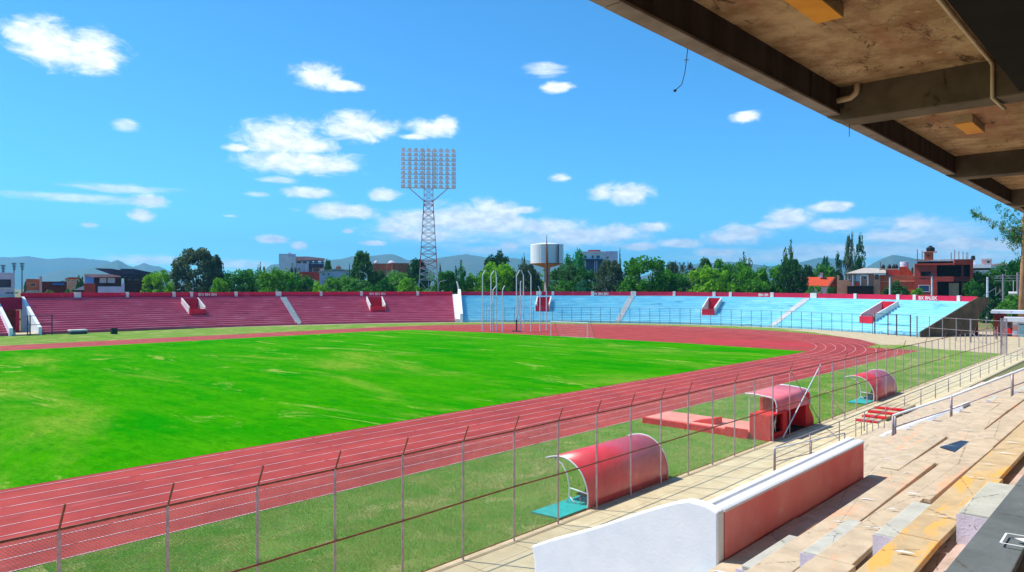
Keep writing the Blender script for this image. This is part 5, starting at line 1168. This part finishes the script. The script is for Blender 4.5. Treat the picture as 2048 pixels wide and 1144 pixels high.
# ------------------------------------------------------------------ hills
M['hill'] = mk('scrub covered hillside', rgb(70, 92, 62), rgb(88, 94, 72), .002, .95, spot=rgb(46, 68, 44), spot_scale=.005)
def hill(name, prof, t, depth, seed):
    prof = [(a, c) for a, c in prof]; xs = np.linspace(prof[0][0], prof[-1][0], 140); ys = np.interp(xs, [q[0] for q in prof], [q[1] for q in prof]); b = []; rows = 14
    S = t / FOC
    me = bpy.data.meshes.new(name); vs = []; fs = []
    for j in range(rows):
        f = j / (rows - 1)                        # 0 front foot .. 1 behind the ridge
        g = math.sin(min(f / .62, 1) * math.pi / 2) if f <= .62 else math.cos((f - .62) / .38 * math.pi / 2)
        for x, y in zip(xs, ys):
            p = D(x, HOR, t * (1 - depth * .5 + depth * f)); hgt = EYE + (HOR - y) * S * (1 + depth * (.12))
            nz = mnoise.fractal((p.x / (t * .03), p.y / (t * .03), seed), 1.0, 2.0, 5)
            z = -2 + (hgt + 2) * g + nz * hgt * .14 * (1 - abs(g - .5) * .6) * (1 if g < .97 else .35)
            vs.append((p.x, p.y, z))
    n = len(xs)
    for j in range(rows - 1):
        for i in range(n - 1): fs.append((j * n + i, j * n + i + 1, (j + 1) * n + i + 1, (j + 1) * n + i))
    me.from_pydata(vs, [], fs); me.materials.append(M['hill']); me.polygons.foreach_set('use_smooth', [True] * len(fs)); me.update()
    o = bpy.data.objects.new(name, me); C.objects.link(o); o['kind'] = 'structure'
hill('hills', [(-160, 540), (-60, 522), (0, 516), (50, 513), (75, 515), (95, 518.5), (140, 516), (170, 517), (190, 520), (215, 522), (240, 532), (300, 550), (330, 566)], 8200, .3, 1)
hill('hills', [(60, 572), (85, 550), (120, 540), (150, 541), (190, 535), (215, 527), (236, 520), (256, 531), (272, 536), (320, 556), (360, 572)], 5600, .3, 2)
hill('hills', [(240, 565), (268, 533), (287, 526.5), (300, 531), (318, 533), (345, 545), (400, 568)], 7200, .3, 3)
hill('hills', [(500, 566), (540, 531), (560, 527), (620, 527), (660, 521), (700, 514), (745, 511), (785, 509), (800, 513), (812, 520), (830, 520), (870, 517), (905, 513), (935, 509), (955, 513), (985, 516), (1030, 516), (1070, 524), (1130, 530), (1250, 545), (1330, 566)], 6000, .3, 4)
hill('hills', [(1240, 566), (1340, 535), (1400, 527), (1460, 524), (1500, 528), (1560, 534), (1600, 525), (1640, 516), (1668, 517), (1700, 522), (1730, 540), (1760, 566)], 6400, .3, 5)
hill('hills', [(1690, 566), (1735, 533), (1760, 520), (1784, 510), (1800, 512), (1830, 517), (1860, 522), (1930, 532), (2000, 540), (2120, 566)], 5200, .3, 6)

# ------------------------------------------------------------------ the person by the gate
q = G(1993, 680)
pe = thing('person', (q.x, q.y, .015), 'person in a pink top and grey trousers standing on the concrete by the open gate', 'person', rz=TH)
def skin(name, verts, edges, radii, mat, parent, root=0):
    me = bpy.data.meshes.new(name); me.from_pydata(verts, edges, []); me.materials.append(mat)
    o = bpy.data.objects.new(name, me); C.objects.link(o); o.parent = parent
    sk = o.modifiers.new('skin', 'SKIN'); sk.use_smooth_shade = True
    for i, r in enumerate(radii): me.skin_vertices[0].data[i].radius = (r, r) if not isinstance(r, tuple) else r
    me.skin_vertices[0].data[root].use_root = True
    su = o.modifiers.new('sub', 'SUBSURF'); su.levels = 1; su.render_levels = 1; return o
M['skin'] = mk('skin', rgb(168, 112, 84), rgb(158, 104, 78), 4, .6, world=False); M['pinkshirt'] = mk('pink shirt', rgb(226, 92, 116), rgb(210, 78, 104), 4, .8, world=False); M['trousers'] = mk('grey trousers', rgb(140, 136, 148), rgb(120, 116, 130), 4, .8, world=False); M['hair'] = mk('dark hair', (.02, .015, .012), (.03, .02, .016), 4, .6, world=False)
V = [(0, 0, .95), (0, 0, 1.2), (0, 0, 1.42), (0, -.01, 1.53), (0, -.02, 1.62), (0, -.02, 1.74)]; E = [(0, 1), (1, 2), (2, 3), (3, 4), (4, 5)]; Rr = [(.15, .11), (.14, .10), (.15, .10), .05, .085, .07]
for sx in (-1, 1):
    n0 = len(V); V += [(sx * .18, 0, 1.40), (sx * .22, .02, 1.14), (sx * .21, -.06, .90), (sx * .21, -.09, .82)]; E += [(2, n0), (n0, n0 + 1), (n0 + 1, n0 + 2), (n0 + 2, n0 + 3)]; Rr += [.06, .045, .034, .032]
    for k in range(5):
        m0 = len(V); V += [(sx * (.21 + (-.0)), -.125 + .018 * k, .77 + (.03 if k == 0 else 0)), (sx * .205, -.13 + .02 * k, .725 + (.05 if k == 0 else 0))]; E += [(n0 + 3, m0), (m0, m0 + 1)]; Rr += [.010, .008]
    n1 = len(V); V += [(sx * .09, 0, .9), (sx * .10, -.02, .5), (sx * .10, .02, .09), (sx * .11, -.13, .035)]; E += [(0, n1), (n1, n1 + 1), (n1 + 1, n1 + 2), (n1 + 2, n1 + 3)]; Rr += [.09, .06, .045, .04]
skin('body', V, E, Rr, M['skin'], pe)
V = [(0, 0, .9), (0, 0, 1.2), (0, 0, 1.43)]; E = [(0, 1), (1, 2)]; Rr = [(.17, .125), (.155, .115), (.15, .105)]
for sx in (-1, 1): n0 = len(V); V += [(sx * .19, 0, 1.40), (sx * .23, .02, 1.16)]; E += [(2, n0), (n0, n0 + 1)]; Rr += [.072, .066]
skin('shirt', V, E, Rr, M['pinkshirt'], pe)
V = [(0, 0, .96)]; E = []; Rr = [(.165, .125)]
for sx in (-1, 1): n0 = len(V); V += [(sx * .09, 0, .86), (sx * .10, -.02, .5), (sx * .10, .02, .1)]; E += [(0, n0), (n0, n0 + 1), (n0 + 1, n0 + 2)]; Rr += [.105, .08, .07]
skin('trousers', V, E, Rr, M['trousers'], pe)
b = MB(); b.lathe([(.105, 0), (.108, .06), (.085, .12), (.02, .15)], (0, .01, 1.66), 14); o = b.build('hair', M['hair'], None, local=True, smooth=True); o.parent = pe

# ------------------------------------------------------------------ sky, sun, air, camera
SUN = Vector((-.505, -.25, .827)).normalized()
sl = bpy.data.lights.new('sun', 'SUN'); sl.energy = 4.4; sl.angle = R(.53); sl.color = (1, .955, .88)
so = bpy.data.objects.new('sun', sl); C.objects.link(so); so.rotation_euler = SUN.to_track_quat('Z', 'Y').to_euler(); so.location = (-60, -20, 90)
w = bpy.data.worlds.new('World'); bpy.context.scene.world = w; w.use_nodes = True
nt = w.node_tree; bg = nt.nodes['Background']
class W_: pass
n = N.__new__(N); n.t = nt; n.n = nt.nodes; n.l = nt.links
sky = n.node('ShaderNodeTexSky'); sky.sky_type = 'NISHITA'; sky.sun_disc = False
sky.sun_elevation = math.asin(SUN.z); sky.sun_rotation = math.atan2(SUN.x, SUN.y); sky.altitude = 2500; sky.air_density = 1.0; sky.dust_density = 1.3; sky.ozone_density = 2.2
gen = n.node('ShaderNodeTexCoord').outputs['Generated']
sep = n.node('ShaderNodeSeparateXYZ'); n.put(sep.inputs[0], gen)
dx, dy, dz = sep.outputs
fw = n.math('ADD', n.math('MULTIPLY', dx, -SI), n.math('MULTIPLY', dy, CO)); rt = n.math('ADD', n.math('MULTIPLY', dx, CO), n.math('MULTIPLY', dy, SI))
az = n.math('ARCTAN2', rt, fw); el = n.math('ARCSINE', dz)
cmb = n.node('ShaderNodeCombineXYZ'); n.put(cmb.inputs[0], az); n.put(cmb.inputs[1], el)
ae = cmb.outputs[0]
CL = [(100, 90, 66, 30), (180, 105, 55, 30), (60, 70, 45, 20), (635, 152, 38, 17), (682, 172, 34, 9), (715, 255, 60, 20), (865, 258, 38, 13), (888, 250, 20, 12), (830, 273, 24, 4), (555, 278, 66, 26), (610, 290, 50, 16), (472, 295, 24, 6), (600, 324, 100, 17), (650, 332, 60, 9), (615, 385, 38, 9), (767, 390, 25, 9), (683, 422, 65, 11), (298, 401, 35, 10), (283, 432, 20, 9), (540, 479, 30, 6), (597, 491, 14, 6),
      (930, 438, 90, 22), (985, 425, 50, 18), (850, 442, 70, 16), (850, 470, 55, 11), (795, 455, 34, 10), (1000, 450, 70, 14), (1045, 420, 24, 6), (1100, 455, 60, 13), (1170, 470, 90, 14), (1235, 467, 36, 13), (1205, 386, 24, 11), (1258, 388, 38, 15), (1305, 454, 28, 8), (1360, 487, 36, 7), (1280, 493, 34, 6), (1450, 476, 36, 12), (1485, 468, 40, 15), (1580, 436, 40, 15), (1550, 450, 40, 6), (1655, 413, 36, 8), (1685, 413, 18, 7), (1670, 449, 55, 9), (1825, 449, 44, 14), (1800, 472, 66, 10), (1930, 488, 66, 11), (1990, 490, 50, 13), (1115, 174, 28, 7), (1493, 233, 25, 8), (1120, 355, 17, 6), (1020, 492, 17, 6), (748, 486, 22, 4), (697, 462, 10, 4), (1435, 505, 45, 7), (1700, 497, 60, 6)]
FAINT = [(150, 395, 150, 7), (250, 378, 90, 7), (1090, 140, 32, 12), (250, 248, 22, 9), (560, 360, 30, 5), (520, 389, 24, 4), (1720, 505, 300, 14), (1900, 520, 200, 16), (1560, 515, 180, 10), (980, 500, 80, 8), (310, 520, 90, 8), (1120, 480, 130, 14), (880, 460, 120, 22), (1850, 470, 130, 26), (480, 530, 60, 8), (180, 450, 14, 4), (460, 432, 18, 3)]
def field(lst):
    acc = None
    for px, py, hw_, hh in lst:
        u = (px - 1024) / FOC; v = (HOR - py) / FOC; a = math.atan(u); e = math.atan(v * math.cos(a))
        sa = 1 / (hw_ / FOC * math.cos(a) ** 2 * 1.28); se = 1 / (hh / FOC * math.cos(a) * 1.45)
        m = n.node('ShaderNodeVectorMath', operation='MULTIPLY_ADD'); n.put(m.inputs[0], ae); m.inputs[1].default_value = (sa, se, 0); m.inputs[2].default_value = (-a * sa, -e * se, 0)
        L = n.node('ShaderNodeVectorMath', operation='LENGTH'); n.l.new(m.outputs[0], L.inputs[0])
        acc = L.outputs['Value'] if acc is None else n.math('MINIMUM', acc, L.outputs['Value'])
    return acc
mp = n.node('ShaderNodeMapping'); n.put(mp.inputs[0], ae); mp.inputs['Scale'].default_value = (1, 1.9, 1)
n1 = n.noise(mp.outputs[0], 30, 12, .68, .5); n2 = n.noise(mp.outputs[0], 46, 8, .6)
off = n.math('MULTIPLY', n.math('SUBTRACT', n1, .5), 1.9)
c1 = n.step(n.math('ADD', field(CL), off), 1.26, .38)
mp2 = n.node('ShaderNodeMapping'); n.put(mp2.inputs[0], ae); mp2.inputs['Scale'].default_value = (1, 5, 1)
n3 = n.noise(mp2.outputs[0], 14, 8, .65, .3)
c2 = n.step(n.math('ADD', field(FAINT), n.math('MULTIPLY', n.math('SUBTRACT', n3, .5), 2.2)), 1.2, .2, 0, .7)
cf = n.math('MAXIMUM', c1, c2)
tint = n.mix(1.0, sky.outputs[0], (.34, .93, 1.22), 'MULTIPLY')
cloudcol = n.mix(n.step(n2, .3, .7), (5.2, 5.7, 6.4), (8.4, 8.4, 8.4))
col = n.mix(cf, tint, cloudcol)
n.put(bg.inputs['Color'], col); bg.inputs['Strength'].default_value = .14
hz = MB(); hz.box(-8900, 8900, -2900, 10900, -1.05, 620)
hm = bpy.data.materials.new('pale air'); hm.use_nodes = True; ht = hm.node_tree; ht.nodes.remove(ht.nodes['Principled BSDF'])
pv = ht.nodes.new('ShaderNodeVolumePrincipled'); pv.inputs['Color'].default_value = (.24, .68, 1, 1); pv.inputs['Density'].default_value = 1.3e-4; pv.inputs['Anisotropy'].default_value = .1
ht.links.new(pv.outputs[0], ht.nodes['Material Output'].inputs['Volume'])
tag(hz.build('haze', hm), kind='stuff')
cam = bpy.data.cameras.new('camera'); co_ = bpy.data.objects.new('camera', cam); C.objects.link(co_)
cam.sensor_width = 36; cam.lens = 36 * FOC / 2048; cam.shift_y = (HOR - 572) / 2048; cam.clip_start = .05; cam.clip_end = 30000
co_.location = (0, 0, EYE); co_.rotation_euler = (R(90), 0, TH)
sc = bpy.context.scene; sc.camera = co_
sc.view_settings.view_transform = 'Standard'; sc.view_settings.look = 'None'; sc.view_settings.exposure = .45; sc.view_settings.gamma = 1; sc.view_settings.use_curve_mapping = False
sc.render.engine = 'CYCLES'; sc.cycles.max_bounces = 6; sc.cycles.diffuse_bounces = 3; sc.cycles.use_denoising = True
